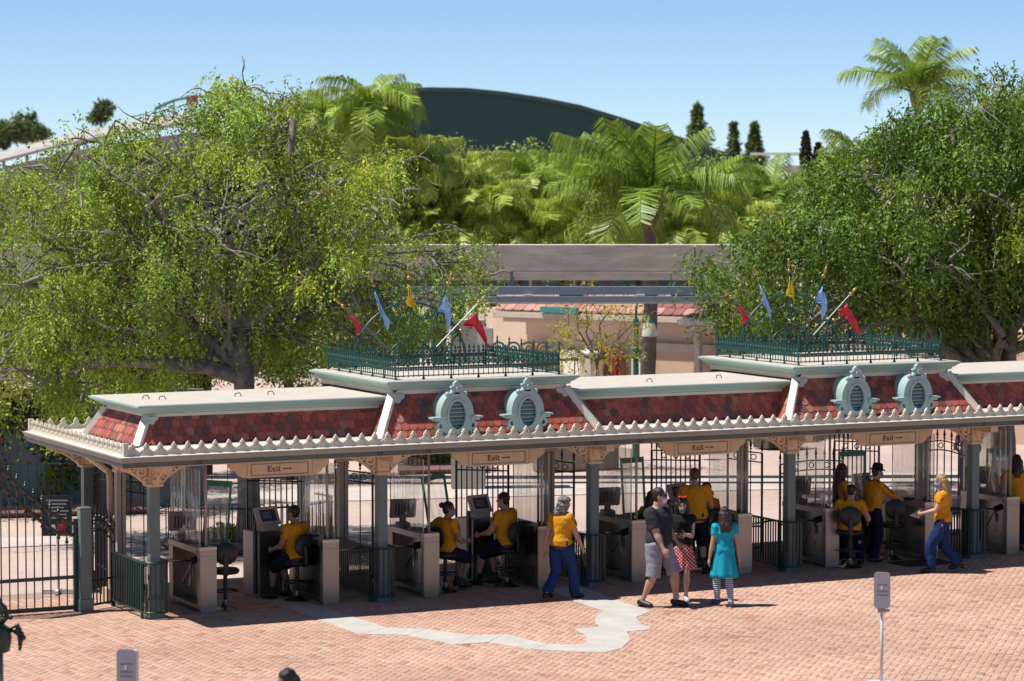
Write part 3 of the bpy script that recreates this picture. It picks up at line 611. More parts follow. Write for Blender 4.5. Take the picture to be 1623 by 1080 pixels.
def monitor(i, right):
    if right:
        t = place('ticket_console', 'steel ticket console with tilted screen in the lane '+LANE[i], 'console', i*S+2.35, 1.22, R(14), 'ticket consoles at the operator seats')
        MB().box((0, .22, .52), (.44, .44, 1.0)).box((0, .22, .01), (.40, .40, .02)).build('pedestal', STEEL, t, bevel=.008); MB().box((-.235, .1, .60), (.03, .06, 1.1)).build('trim_post', BLACKP, t)
        M = Euler((R(-24), 0, 0)).to_matrix(); MB().box((.03, .16, 1.06), (.30, .25, .12)).build('neck', BEZ, t, bevel=.01)
        MB().box((.03, .14, 1.24), (.42, .07, .30), M).build('bezel', BEZ, t, bevel=.012)
        c = Vector((.03, .14, 1.24))+M @ Vector((0, -.0375, 0)); MB().box(c, (.29, .004, .19), M).build('screen', SCREEN, t)
        c = Vector((.03, .14, 1.24))+M @ Vector((0, -.0405, 0))
        for q in range(5): MB().box(c+M @ Vector((-.03, 0, .05-.022*q)), (.18-.02*(q % 3), .002, .007), M).build('screen_text', mat('screen_lines', (.35, .45, .55), .3), t)
    else:
        t = place('display_monitor', 'dark display monitor standing on the cabinet in the lane '+LANE[i], 'monitor', i*S+.83, 1.02, R(-12), 'dark monitors on the turnstile cabinets', .986)
        M = Euler((R(16), 0, 0)).to_matrix(); MB().box((0, 0, .04), (.20, .24, .08)).box((0, .02, .12), (.10, .06, .16)).build('stand', MONB, t, bevel=.01)
        MB().box((0, 0, .30), (.42, .06, .31), M).build('shell', MONB, t, bevel=.012)
        for q in range(6): MB().box(Vector((0, 0, .30))+M @ Vector((-.12+.048*q, -.032, 0)), (.022, .006, .20), M).build('vent_slot', BLACKP, t)
for i in range(5): monitor(i, False)
for i in range(4): monitor(i, True)
# operator stools
def stool(x, y, rz, label):
    t = place('swivel_stool', label, 'stool', x, y, rz, 'black swivel stools'); t.scale = (1, 1, .95)
    MB().lathe([(.20, 0), (.205, .012), (.12, .035), (.06, .09), (.035, .14), (.03, .16)], n=20).build('base', mat('chrome_base', (.55, .57, .6), .25, 1.0, var=.05), t, smooth=40)
    MB().tube([(0, 0, .12), (0, 0, .58)], .032, 10).build('column', BLACKP, t, smooth=40)
    MB().ring((0, 0, .30), (1, 0, 0), (0, 1, 0), .20, .18, .02, 20).box((0, 0, .30), (.36, .02, .016)).build('foot_ring', BLACKP, t, smooth=40)
    MB().lathe([(.02, .56), (.19, .575), (.215, .60), (.215, .635), (.19, .66), (.02, .665)], n=20).build('seat', BLACKP, t, smooth=50)
    MB().tube([(0, -.12, .58), (0, -.24, .58), (0, -.26, .66), (0, -.245, .90)], .028, 8, flat=(1.4, .6)).build('back_stem', BLACKP, t, smooth=50)
    m = MB()
    for k_, (r_, yy) in enumerate(((.02, -.235), (.165, -.235), (.185, -.215), (.185, -.19), (.165, -.17), (.02, -.165))): pass
    prof = [(.02, 0), (.16, .0), (.182, .018), (.182, .042), (.16, .06), (.02, .065)]; m.lathe(prof, n=24); Mx = Euler((R(90), 0, 0)).to_matrix()
    m.v = [tuple(Mx @ Vector(v)+Vector((0, -.17, .92))) for v in m.v]; m.build('round_backrest', BLACKP, t, smooth=50)
    return t
VR = -R(26.5)
stool(1.24, .30, VR+R(8), 'empty black stool with round back beside the left end cabinet')
stool(2.56, .66, VR+R(40), 'black stool under the seated man nearest the left end'); stool(4.99, .46, VR-R(45), 'black stool under the seated woman with a hair bun'); stool(6.12, .54, VR+R(45), 'black stool under the seated man left of the walking woman')
stool(8.70, .50, VR-R(30), 'black stool behind the man in the grey shirt'); stool(9.95, .75, VR+R(35), 'black stool beside the standing worker in the middle bay')
stool(12.22, -.05, VR-R(6), 'black stool under the seated worker below the right tower'); stool(13.42, .50, VR+R(10), 'empty black stool right of the worker with the hat')
# hanging vinyl panels in green frames
def vinyl(i, px, py, Y, w, h, rz, tilt):
    c = atY(px, py, Y); t = place('hanging_panel', 'clear vinyl panel in green frame hung from cords in the lane '+LANE[i], 'panel', c.x, c.y, rz, 'green framed vinyl panels', c.z-h/2)
    Mx = Euler((0, tilt, 0)).to_matrix(); b = .035
    m = MB(); m.box((0, 0, h-.045), (w, .02, .09)).box((0, 0, .035), (w, .02, .07)).box((-w/2+b/2, 0, h/2), (b, .022, h)).box((w/2-b/2, 0, h/2), (b, .022, h)); m.v = [tuple(Mx @ Vector(v)) for v in m.v]; m.build('frame', GREENF, t)
    n = 14; vs = []
    for q in range(n+1):
        for r_ in range(9):
            x = -w/2+b+(w-2*b)*q/n; z = .06+(h-.13)*r_/8; vs.append(Mx @ Vector((x, .012*math.sin(q*1.3+r_*.7)+.008*math.sin(r_*2.1+q*.4), z)))
    s_ = MB().add(vs, [(9*q+r_, 9*q+9+r_, 9*q+10+r_, 9*q+r_+1) for q in range(n) for r_ in range(8)]).build('vinyl_sheet', CLEAR, t, smooth=1); md = s_.modifiers.new('thickness', 'SOLIDIFY'); md.thickness = .002
    top = 2.31-t.location.z
    for x in (-w*.28, w*.32):
        p = Mx @ Vector((x, 0, h)); MB().tube([p, (p.x, p.y, top)], .006, 5).build('cord', BLACKP, t)
vinyl(0, 340, 816, 1.15, .40, 1.06, R(-20), R(4)); vinyl(1, 700, 800, 1.15, .46, 1.02, R(10), R(-10)); vinyl(2, 1006, 772, 1.15, .40, .98, R(-15), R(-3)); vinyl(3, 1350, 762, 1.15, .52, 1.02, R(-6), R(0)); vinyl(4, 1583, 755, 1.15, .50, 1.0, R(-6), R(0))

# ================================================================ iron gates
tp = MB(); tp.box((0, 0, .5), (.017, .017, 1.0)); TPK = tp.mesh('gate_bar'); TPK.materials.append(BLACKM)
sp = MB(); sp.lathe([(.010, -.02), (.026, .0), (.010, .02), (.028, .05), (.020, .09), (.002, .20)], n=6); SPK = sp.mesh('spear_finial', smooth=50); SPK.materials.append(BLACKM)
def gate(label, p0, p1, h0, h1, pitch_, arch=.2, spears=True, m=BLACKM, zb=.08):
    p0, p1 = Vector((*p0, 0)), Vector((*p1, 0)); t = thing('iron_gate', label, 'gate', p0, 0, 'tall dark iron gates'); d = p1-p0; L = d.length; n = max(3, int(L/pitch_)); an = math.atan2(d.y, d.x)
    hh = lambda f_: lerp(h0, h1, f_)+arch*math.sin(f_*math.pi)
    for off in (0, -.16): MB().tube([tuple(d*(q/12))[:2]+(hh(q/12)+off,) for q in range(13)], .013, 6).build('top_rail', m, t, smooth=1)
    for z in (zb, .45): MB().tube([(0, 0, z), (d.x, d.y, z)], .018, 6).build('cross_rail', m, t)
    for q in range(n+1):
        f_ = q/n; h = hh(f_)
        o = put('gate_bar', TPK, None, t, (d.x*f_, d.y*f_, zb), (0, 0, an), (1, 1, h-zb+.05))
        if spears: put('spear_finial', SPK, None, t, (d.x*f_, d.y*f_, h+.06))
    for f_ in (0, 1): MB().box((d.x*f_, d.y*f_, hh(f_)/2), (.03, .03, hh(f_))).build('stile', m, t)
    for q in range(3):
        c = d*(.25+.25*q); MB().ring((c.x, c.y, hh(.25+.25*q)-.08), d.normalized(), (0, 0, 1), .055, .04, .015, 12).build('ring_ornament', m, t)
for i in range(4):
    b0 = i*S
    gate('open spear-topped iron gate leaf at the right of the lane '+LANE[i], (b0+2.40, 2.35), (b0+3.42, 2.48), 1.86, 1.78, .098, .0)
    gate('narrow spear-topped iron gate leaf at the left of the lane '+LANE[i], (b0+.28, 2.45), (b0+.85, 2.25), 1.80, 1.72, .17, .0)
gate('wide iron gate leaf with spear tops behind the workers under the right tower', (3*S+1.25, 2.30), (3*S+2.55, 2.33), 1.50, 1.50, .165, .04)
gate('dark iron gate leaf with arched top beside the left end post', (-.70, 1.06), (-.16, 1.34), 1.28, 1.12, .075, .16)
gate('dense dark iron gate leaf folded behind the left end post', (-.06, 1.75), (.10, 3.0), 1.95, 1.85, .085, .1)
gate('iron gate leaf with spear tops behind the hanging panel at the right edge', (4*S+.40, 2.30), (4*S+1.5, 2.33), 1.72, 1.62, .14, .10)
# big gate with sweeping double rail, left edge
bgx = [(-2.9+.1*q) for q in range(22)]
bgt = thing('sweeping_gate', 'dark green iron gate with sweeping double top rail at the left edge', 'gate', (0, 1.14, 0))
def sweep(x, off):
    u = (x+.80); return 1.32+.52*max(0, -u-.05)**1.35*1.45-off
for off in (0, .24):
    MB().tube([(x, .0, min(3.0, sweep(x, off*(1 if x < -1.0 else .75)))) for x in bgx if x <= -.86]+[(-.80, 0, sweep(-.80, off*.6))], .028, 8).build('top_rail', mat('bronze_rail', (.055, .045, .035), .35, var=.2), bgt, smooth=1)
MB().box((-1.85, 0, .52), (2.1, .045, .05)).build('cross_rail', IRON, bgt); MB().box((-1.85, 0, .06), (2.1, .05, .06)).build('bottom_rail', IRON, bgt)
MB().box((-.84, 0, .70), (.06, .06, 1.4)).build('stile', IRON, bgt)
kn = MB().lathe([(.008, -.03), (.026, -.01), (.03, .01), (.012, .03), (.022, .045), (.003, .07)], n=8); KN = kn.mesh('knob', smooth=50); KN.materials.append(IRON)
for q in range(16):
    x = -.97-.127*q; h = min(3.0, sweep(x, 0)+(.10 if q else 0))
    put('gate_bar', TPK, None, bgt, (x, 0, .05), None, (1, 1, h-.05)); put('knob', KN, None, bgt, (x, 0, h)); put('knob', KN, None, bgt, (x, 0, h-.16)); put('knob', KN, None, bgt, (x, 0, sweep(x, .24)-.07))
gpst = thing('gate_post', 'square grey gate post with flat cap beside the sweeping gate', 'post', (-.72, 1.06, 0))
MB().box((0, 0, .80), (.17, .17, 1.50)).build('shaft', POST, gpst, bevel=.008); MB().box((0, 0, .10), (.21, .21, .20)).build('plinth', POST, gpst, bevel=.01); MB().box((0, 0, 1.56), (.185, .185, .03)).build('cap', POST, gpst, bevel=.005)
# notice stand behind the gate
ns = thing('notice_stand', 'dark blue notice board on a white stand behind the left gate', 'sign', gp(92, 940), VR)
MB().tube([(0, 0, .02), (0, 0, 1.0)], .022, 8).build('pole', WHITEP, ns); MB().box((0, 0, .03), (.50, .06, .05)).box((0, 0, .031), (.06, .42, .05)).build('foot', WHITEP, ns)
MB().box((.0, 0, 1.22), (.46, .03, .64)).build('board', mat('navy_board', (.012, .02, .045), .4, var=.1), ns); MB().box((-.235, 0, 1.22), (.015, .034, .65)).build('edge', WHITEP, ns)
for q in range(6): MB().box((random.uniform(-.03, .03), -.017, 1.46-.055*q), (.34-.05*(q % 3), .004, .020)).build('text_line', mat('board_text', (.45, .48, .52), .5), ns)
MB().ball((.07, -.018, 1.03), (.06, .006, .065), 14, 8).build('red_emblem', mat('emblem_red', (.5, .02, .03), .5), ns); MB().ball((-.06, -.018, 1.03), (.04, .005, .05), 12, 8).build('white_emblem', WHITEP, ns)
# dark floor mat, sanitizer stands, lamp top
MB().prism([(-.5, -.3), (.5, -.3), (.5, .3), (-.5, .3)], gp(1462, 893)+Vector((0, 0, .010)), (1, 0, 0), (0, 1, 0), .012).build('floor_mat', mat('rubber_mat', (.03, .028, .027), .8)); tag(bpy.data.objects['floor_mat'], 'dark rubber mat on the bricks by the blonde woman', 'mat')
def sanitizer(loc, label, s=1.0):
    t = thing('sanitizer_stand', label, 'dispenser', loc, VR-R(8), 'hand sanitizer stands'); t.scale = (s, s, s)
    GP = mat('dispenser_grey', (.40, .37, .42), .45, var=.08); WP = mat('dispenser_white', (.78, .78, .80), .4, var=.04)
    MB().tube([(0, 0, .02), (0, 0, 1.02)], .021, 10).build('pole', mat('pole_white', (.72, .72, .74), .35, var=.05), t, smooth=1); MB().lathe([(.19, 0), (.19, .012), (.03, .03)], n=20).build('foot', WP, t, smooth=40)
    out = lambda w, h, r: [(sx_*(w-r)+r*math.cos(a), sz_*(h-r)+r*math.sin(a)) for sx_, sz_, a0 in ((1, 1, 0), (-1, 1, math.pi/2), (-1, -1, math.pi), (1, -1, 1.5*math.pi)) for a in [a0+math.pi/2*q/5 for q in range(6)]]
    MB().prism(out(.105, .235, .05), (0, -.055, 1.22), (-1, 0, 0), (0, 0, 1), .03).build('back_plate', GP, t, smooth=30)
    MB().prism(out(.098, .21, .045), (.0, .03, 1.22), (-1, 0, 0), (0, 0, 1), .13).build('dispenser', WP, t, smooth=30)
    MB().box((0, -.04, .99), (.11, .05, .12)).box((0, -.05, 1.07), (.045, .03, .22)).build('mount', GP, t, bevel=.006); MB().ball((.075, .02, .945), (.03, .05, .02), 8, 6).build('nozzle', WP, t, smooth=1)
    MB().box((-.004, -.0715, 1.255), (.028, .004, .05)).build('latch', WP, t)
    for z in (1.30, 1.215, 1.17): MB().box((0, -.0712, z), (.14, .003, .008)).build('rib', mat('rib_blue', (.15, .22, .30), .5), t)
sanitizer(gp(1397, 1083), 'white hand sanitizer dispenser on a pole at the lower right')
q = at(202, 1026, 31.6); sanitizer((q.x, q.y, 0), 'hand sanitizer dispenser at the bottom edge on the left')
q = at(-6, 1008, 30); t = thing('ornate_lamp_post', 'dark ornate iron lamp post cut off by the lower left edge', 'lamp post', (q.x, q.y, 0), VR)
MB().tube([(0, 0, .02), (0, 0, q.z-.16)], .07, 12).build('shaft', mat('lamp_shaft', (.22, .22, .17), .5), t, smooth=1); MB().lathe([(.05, -.20), (.14, -.16), (.165, -.02), (.14, .08), (.07, .13), (.03, .16)], (0, 0, q.z), 18).build('lantern', mat('lantern_green', (.03, .05, .035), .3), t, smooth=40)
for q_ in range(7):
    w = q_*.9; m = MB(); m.tube([(.06*math.cos(w), .06*math.sin(w), q.z+.12), (.13*math.cos(w), .13*math.sin(w), q.z+.20), (.10*math.cos(w), .10*math.sin(w), q.z+.30), (.03*math.cos(w), .03*math.sin(w), q.z+.36+.05*(q_ % 3))], .016, 6); m.ball((.15*math.cos(w), .15*math.sin(w), q.z+.19), .026, 6, 5); m.build('iron_leaf', BLACKM, t, smooth=1)
for q_ in range(4): m = MB(); m.tube([(.12+.03*q_, 0, q.z+.05), (.20+.02*q_, 0, q.z+.10-.05*q_), (.24, 0, q.z-.05*q_)], .018, 6); m.ball((.22+.02*q_, 0, q.z+.10-.04*q_), .03, 6, 5); m.build('iron_scroll', BLACKM, t, smooth=1)
# ================================================================ people
def remeshed(name, mb, voxel, smooth_it, m, parent, extra=None, fold=0, fscale=7, fz=.35, seed=0):
    me = mb.mesh(name); o = bpy.data.objects.new(name, me); COL.objects.link(o)
    r = o.modifiers.new('r', 'REMESH'); r.mode = 'VOXEL'; r.voxel_size = voxel
    s_ = o.modifiers.new('s', 'SMOOTH'); s_.factor = .5; s_.iterations = smooth_it
    dg = bpy.context.evaluated_depsgraph_get(); new = bpy.data.meshes.new_from_object(o.evaluated_get(dg)); bpy.data.objects.remove(o); bpy.data.meshes.remove(me); new.name = name
    n = len(new.vertices); co = np.empty(n*3, np.float32); new.vertices.foreach_get('co', co); co = co.reshape(-1, 3)
    if fold:
        no = np.empty(n*3, np.float32); new.vertices.foreach_get('normal', no); no = no.reshape(-1, 3)
        d = np.array([noise.noise(Vector((x*fscale+seed, y*fscale, z*fscale*fz)))+.5*noise.noise(Vector((x*fscale*2.3, y*fscale*2.3+seed, z*fscale*2.1))) for x, y, z in co], np.float32)
        co += no*(d*fold)[:, None]; new.vertices.foreach_set('co', co.ravel())
    if extra is not None:
        bm = bmesh.new(); bm.from_mesh(new); e = extra.mesh('e'); bm.from_mesh(e); bm.to_mesh(new); bm.free(); bpy.data.meshes.remove(e)
    new.polygons.foreach_set('use_smooth', [True]*len(new.polygons)); new.materials.clear(); new.update()
    return put(name, new, m, parent)
def ik(a, c, l1, l2, pole):
    a, c = Vector(a), Vector(c); d = c-a; L = min(d.length, (l1+l2)*.998); dn = d.normalized(); c = a+dn*L
    x = (l1*l1-l2*l2+L*L)/(2*L); h = math.sqrt(max(1e-6, l1*l1-x*x)); p = Vector(pole); p = (p-dn*p.dot(dn)).normalized()
    return a+dn*x+p*h, c
SKIN = {'light': (.56, .33, .24), 'tan': (.42, .225, .14), 'fair': (.64, .40, .31)}
HAIRC = {'black': (.010, .008, .008), 'brown': (.036, .018, .011), 'auburn': (.06, .018, .010), 'grey': (.20, .19, .19), 'blonde': (.42, .27, .12), 'ginger': (.13, .05, .02)}
def hairmat(c): return mat('hair_'+c, HAIRC[c], .42, var=.45, vs=9, streak=(4, 4, .5), bump=.5, bs=30)
def cloth(name, c, v=.08): return mat(name, c, .85, var=v, vs=5, bump=.15, bs=25, spec=.2)
YEL = cloth('yellow_polo', (.74, .335, .018)); NAVY = cloth('navy_cloth', (.010, .013, .035)); BLUE = cloth('blue_trouser', (.014, .042, .155)); REDT = cloth('red_trim', (.38, .015, .03)); SHOE = mat('black_shoe', (.014, .013, .013), .45, var=.2)
def person(label, loc, phi, h=1.7, skin='light', pel=None, lean=0.0, side=0.0, feet=None, hands=None, hyaw=0, hpitch=0, build=1.0, hair=('short', 'black'), top=None, sleeve=.55, tlen=.0,
           low=('pants', None), shoes=SHOE, mask=None, sock=None, trim=False, extra=None, twist=0):
    k = h/1.75; t = thing('person', label, 'person', (loc[0], loc[1], 0), R(phi)-YAW); t.scale = (k, k, k); cat_seed = random.uniform(0, 50)
    pel = Vector(pel or (0, 0, .93)); feet = feet or [(-.10, .02), (.10, .02)]
    up = Vector((side, lean, 1)).normalized(); rt = Euler((0, 0, R(twist))).to_matrix() @ Vector((1, 0, 0)); rt = (rt-up*rt.dot(up)).normalized(); fd = up.cross(rt)
    S_ = lambda x, y, z: pel+rt*x+fd*y+up*z
    B = build
    spine = [(-.10, .085, .085, 0), (-.04, .150, .112, 0), (.05, .163, .118, 0), (.16, .140, .102, .01), (.28, .150, .112, .015), (.38, .168, .115, .01), (.455, .150, .092, -.005), (.505, .085, .065, -.005), (.53, .055, .055, .005), (.60, .050, .052, .02)]
    belly = (lambda z: 1+(B-1)*1.25*math.exp(-((z-.14)/.20)**2)) if B > 1 else (lambda z: B)
    def torso(m, infl=0, z0=-1, z1=1, bot=None):
        L = [s for s in spine if z0 <= s[0] <= z1]; pts = []; rad = []; fl = []
        for z, w, d, y in L:
            g_ = 1+(B-1)*.6; pts.append(S_(0, y+(belly(z)-g_)*d*.6, z)); rad.append(1.0); fl.append((w*g_+infl, d*max(belly(z), g_)+infl))
        m.tube(pts, rad, 18, flat=fl, up=rt)
    sh = [S_(-.165*(1+(B-1)*.5), -.005, .435), S_(.165*(1+(B-1)*.5), -.005, .435)]
    hw = .092*(1+(B-1)*.45); hp = [pel-rt*hw+Vector((0, 0, -.03)), pel+rt*hw+Vector((0, 0, -.03))]
    knees = []; ank = []
    for i in (0, 1):
        f_ = feet[i]; a = Vector((f_[0], f_[1], (f_[2] if len(f_) > 2 else 0)+.085)); kn_, a2 = ik(hp[i], a, .44, .415, Vector((f_[0]*.6, 1, .15))); knees.append(kn_); ank.append(a2)
    hands = hands or [(-.24, .03, .80), (.24, .03, .80)]; elb = []; wri = []
    for i in (0, 1):
        hv = Vector(hands[i][:3]); e, w = ik(sh[i], hv, .285, .25, hands[i][3] if len(hands[i]) > 3 else Vector(((-.5, .5)[i], -1, -.3))); elb.append(e); wri.append(w)
    # head
    HM = (Euler((0, 0, R(hyaw))).to_matrix() @ Euler((R(hpitch), 0, 0)).to_matrix()); nb = S_(0, .012, .535); hc = nb+Vector((0, .0, .02))+HM @ Vector((0, .02, .115))
    H = lambda x, y, z: hc+HM @ Vector((x, y, z))
    b = MB(); torso(b)
    b.ball(hc+HM @ Vector((0, -.012, .035)), (.076, .094, .088), 16, 12, HM); b.ball(hc+HM @ Vector((0, .02, -.045)), (.058, .070, .078), 14, 10, HM); b.ball(H(0, .045, -.095), (.036, .035, .028), 10, 8, HM)
    b.tube([H(0, .082, .015), H(0, .098, -.012), H(0, .100, -.030)], [.010, .016, .019], 8)
    for i in (-1, 1): b.ball(H(i*.076, -.005, .0), (.014, .024, .034), 8, 6, HM)
    ex = MB()
    for i in (0, 1):
        ds = (elb[i]-sh[i]); b.tube([sh[i]+Vector((0, 0, .01)), sh[i]+ds*.25, sh[i]+ds*.6, elb[i]], [.058*B, .055*B, .047*B, .041*B], 12); dw = wri[i]-elb[i]; b.ball(sh[i], .060*B, 10, 8)
        b.tube([elb[i], elb[i]+dw*.3, elb[i]+dw*.7, wri[i]], [.041*B, .042*B, .033, .027], 12)
        dn = dw.normalized(); inw = Vector(((1, -1)[i], 0, 0)); inw = (inw-dn*inw.dot(dn)); inw = inw.normalized() if inw.length > .1 else dn.orthogonal(); fw_ = dn.cross(inw)*((-1, 1)[i])
        if fw_.y < 0: fw_ = -fw_
        pc_ = wri[i]+dn*.055; b.tube([wri[i]-dn*.01, wri[i]+dn*.03, wri[i]+dn*.075, wri[i]+dn*.095], [.026, .040, .043, .036], 10, flat=(.62, 1), up=inw)
        for q in range(4):
            s0 = wri[i]+dn*.085+fw_*(.030-.020*q); l_ = (.070, .078, .073, .058)[q]; p1 = s0+dn*l_*.5+inw*.008; p2 = p1+dn*l_*.38+inw*.022; ex.tube([s0-dn*.02, s0, p1, p2], [.009, .0095, .0085, .006], 6)
        s0 = wri[i]+dn*.03+fw_*.034; p1 = s0+dn*.035+fw_*.022+inw*.008; ex.tube([s0-fw_*.015, s0, p1, p1+dn*.032+inw*.01], [.012, .012, .0105, .008], 6)
        dt = knees[i]-hp[i]; b.tube([hp[i], hp[i]+dt*.3, hp[i]+dt*.75, knees[i]], [.088*B, .080*math.sqrt(B), .060*math.sqrt(B), .053], 14); dl = ank[i]-knees[i]; b.ball(knees[i], .053, 10, 8)
        b.tube([knees[i], knees[i]+dl*.28+Vector((0, -.01, 0)), knees[i]+dl*.7, ank[i]], [.052, .056*math.sqrt(B), .040, .033], 12)
        lift = ank[i].z-.085; toe = Vector((.03*(-1, 1)[i], .16, -.055)); b.tube([ank[i]+Vector((0, -.05, -.045)), ank[i]+Vector((0, .04, -.045)), ank[i]+toe], [.032, .036, .024], 10)
    remeshed('body', b, .0135, 3, mat('skin_'+skin, SKIN[skin], .55, var=.06, vs=12, spec=.35), t, ex)
    # eyes and brows
    for i in (-1, 1):
        MB().ball(H(i*.031, .074, .018), (.011, .008, .007), 8, 6, HM).build('eye', mat('eye_dark', (.03, .02, .015), .2), t, smooth=1); MB().tube([H(i*.018, .083, .036), H(i*.045, .072, .037)], .004, 5).build('eyebrow', hairmat(hair[1]), t)
    # lower garment
    kind, lc = low[0], low[1]; lm = lc
    if kind in ('pants', 'shorts'):
        m = MB(); torso(m, .014, -.11, .06); fr = low[2] if len(low) > 2 else (.93 if kind == 'pants' else 0.0); wd = low[3] if len(low) > 3 else .016
        for i in (0, 1):
            dt = knees[i]-hp[i]; dl = ank[i]-knees[i]
            if kind == 'pants': pts = [hp[i]+Vector((0, 0, .03)), hp[i]+dt*.35, knees[i], knees[i]+dl*.4, knees[i]+dl*fr]; rad = [.100*B+.005, .096*B+wd*.3, .068+wd, .066+wd, .066+wd]
            else: pts = [hp[i]+Vector((0, 0, .03)), hp[i]+dt*.4, hp[i]+dt*.85, knees[i]+dl*fr]; Bq = math.sqrt(B); rad = [.100*B+.006, .096*Bq+wd*.4, .078*Bq+wd*.8, .078*Bq+wd*1.1]
            m.tube(pts, rad, 14)
        remeshed('trousers' if kind == 'pants' else 'shorts', m, .0135, 3, lm, t, fold=.016, fscale=8, fz=.7, seed=cat_seed)
        if True: 
            g_ = 1+(B-1)*.6; MB().tube([S_(0, (belly(-.05)-g_)*.07, -.072), S_(0, (belly(-.05)-g_)*.07, -.040)], 1, 18, flat=((.148*g_+.026, .111*max(belly(-.05), g_)+.026)), up=rt).build('belt', SHOE, t, smooth=40)
    elif kind in ('skirt', 'dress'):
        z0 = .16 if kind == 'skirt' else .26; ln = low[2]; fl_ = low[3]; n = 48; rows = 12; vs = []
        for r_ in range(rows+1):
            f_ = r_/rows; z = lerp(z0, -ln, f_); wv = (.143+fl_*f_**1.1); dp = (.108+fl_*.95*f_**1.1)
            if kind == 'dress' and f_ < .2: wv += .012; dp += .012
            for j in range(n):
                w = 2*math.pi*j/n; fo_ = 1+.075*f_*math.sin(w*9+1.3*math.sin(w*2+cat_seed))+.03*f_*math.sin(w*4+cat_seed); p = S_(0, .01, 0); vs.append(Vector((p.x+wv*fo_*math.cos(w), p.y+dp*fo_*math.sin(w), pel.z+z)))
        fs = [(r_*n+j, r_*n+(j+1) % n, (r_+1)*n+(j+1) % n, (r_+1)*n+j) for r_ in range(rows) for j in range(n)]
        o = MB().add(vs, fs).build(kind if kind == 'skirt' else 'dress_skirt', lm, t, smooth=1); md = o.modifiers.new('thickness', 'SOLIDIFY'); md.thickness = .006
    # shirt
    if top is not None:
        m = MB(); torso(m, .024, -.05 if tlen < 0.01 else -.11, .51)
        for i in (0, 1):
            ds = elb[i]-sh[i]; s2 = min(1, sleeve); pts = [sh[i]-ds*.05+Vector((0, 0, .015)), sh[i]+ds*.35*s2, sh[i]+ds*s2]; rad = [.074*B, .074*B, .067*B]
            if sleeve > 1: dw = wri[i]-elb[i]; pts += [elb[i]+dw*.45*(sleeve-1), elb[i]+dw*(sleeve-1)]; rad += [.058*B, .048]
            m.tube(pts, rad, 14); m.ball(sh[i]+Vector((0, 0, .006)), .078*B, 12, 9)
        remeshed('shirt', m, .0135, 3, top, t, fold=.015, fscale=8, fz=.9, seed=cat_seed)
        MB().ring(S_(0, .0, .515), rt, fd, (.066, .064), (.050, .050), .035, 18).build('collar', NAVY if trim else top, t, smooth=40)
    if trim:
        MB().box(S_(-.07, .128*max(belly(.34), 1)+.018, .34), (.06, .008, .025)).build('name_badge', WHITEP, t)
        for i in (0, 1):
            ds = elb[i]-sh[i]; o_ = Vector((0, 0, .072*B)); q0 = S_((-.07, .07)[i], -.005, .498); MB().tube([q0+Vector((0, 0, .012)), sh[i]+Vector((0, 0, .082*B-.004)), sh[i]+ds*.25+Vector(((-.072, .072)[i]*B, 0, .030)), sh[i]+ds*sleeve*.6+Vector(((-.078, .078)[i]*B, 0, .01))], [.010, .012, .012, .010], 8).build('shoulder_stripe', REDT, t, smooth=1)
    # shoes, socks
    for i in (0, 1):
        a = ank[i]; yw = .03*(-1, 1)[i]
        m = MB(); m.tube([a+Vector((0, -.075, -.040)), a+Vector((0, -.055, -.030)), a+Vector((0, .0, -.026)), a+Vector((yw*.5, .08, -.040)), a+Vector((yw, .155, -.052)), a+Vector((yw*1.2, .195, -.060))], [.026, .043, .047, .046, .042, .022], 12, flat=(1, .98)); m.tube([a+Vector((0, -.02, -.03)), a+Vector((0, -.01, .012))], [.046, .042], 12)
        remeshed('shoe', m, .011, 2, shoes, t)
        if shoes is not SHOE or kind != 'pants': MB().prism([(-.036, -.07), (.036, -.07), (.045, .06), (.042, .14), (.022, .185), (-.022, .185), (-.042, .14), (-.045, .06)], a+Vector((yw*.5, .01, -.080)), (1, 0, 0), (yw, 1, 0), .014).build('shoe_sole', mat('pale_sole', (.5, .5, .5), .7) if shoes is not SHOE else SHOE, t)
        if sock:
            dl = ank[i]-knees[i]; MB().tube([knees[i]+dl*sock[1]+Vector((0, -.004, 0)), knees[i]+dl*(.5+.5*sock[1])+Vector((0, -.002, 0)), a], [.068 if sock[1] < .5 else .046, .066 if sock[1] < .5 else .043, .045 if sock[1] < .5 else .038], 12, caps=False).build('sock', sock[0], t, smooth=1)
    # hair
    hk, hcol = hair; hmx = hairmat(hcol); m = MB(); m.ball(H(0, -.024, .048), (.086, .100, .090), 16, 12, HM)
    if hk in ('short',): m.ball(H(0, -.055, -.01), (.072, .060, .075), 12, 10, HM); fd_ = .008
    elif hk == 'crop': m.ball(H(0, -.05, .0), (.070, .058, .070), 12, 10, HM); fd_ = .005
    elif hk == 'bun': m.ball(H(0, -.05, -.01), (.074, .065, .075), 12, 10, HM); m.ball(H(0, -.135, .075), (.045, .045, .05), 10, 8, HM); fd_ = .010
    elif hk == 'curly':
        for q in range(44):
            w = random.uniform(0, 2*math.pi); zz_ = random.uniform(-.20, .10); r_ = .092 if zz_ > -.1 else .105
            if math.sin(w) > .5 and zz_ < .06: continue
            m.ball(H(r_*math.cos(w), -.03+r_*math.sin(w), zz_), random.uniform(.036, .054), 8, 6)
        m.ball(H(0, -.06, -.05), (.085, .07, .11), 12, 10, HM); fd_ = .014
    else:                       # long / bob : curtain of strands behind and beside the face
        L = {'long': .40, 'bob': .25, 'verylong': .52}[hk]
        m.ball(H(0, -.05, -.03), (.086, .070, .10), 12, 10, HM)
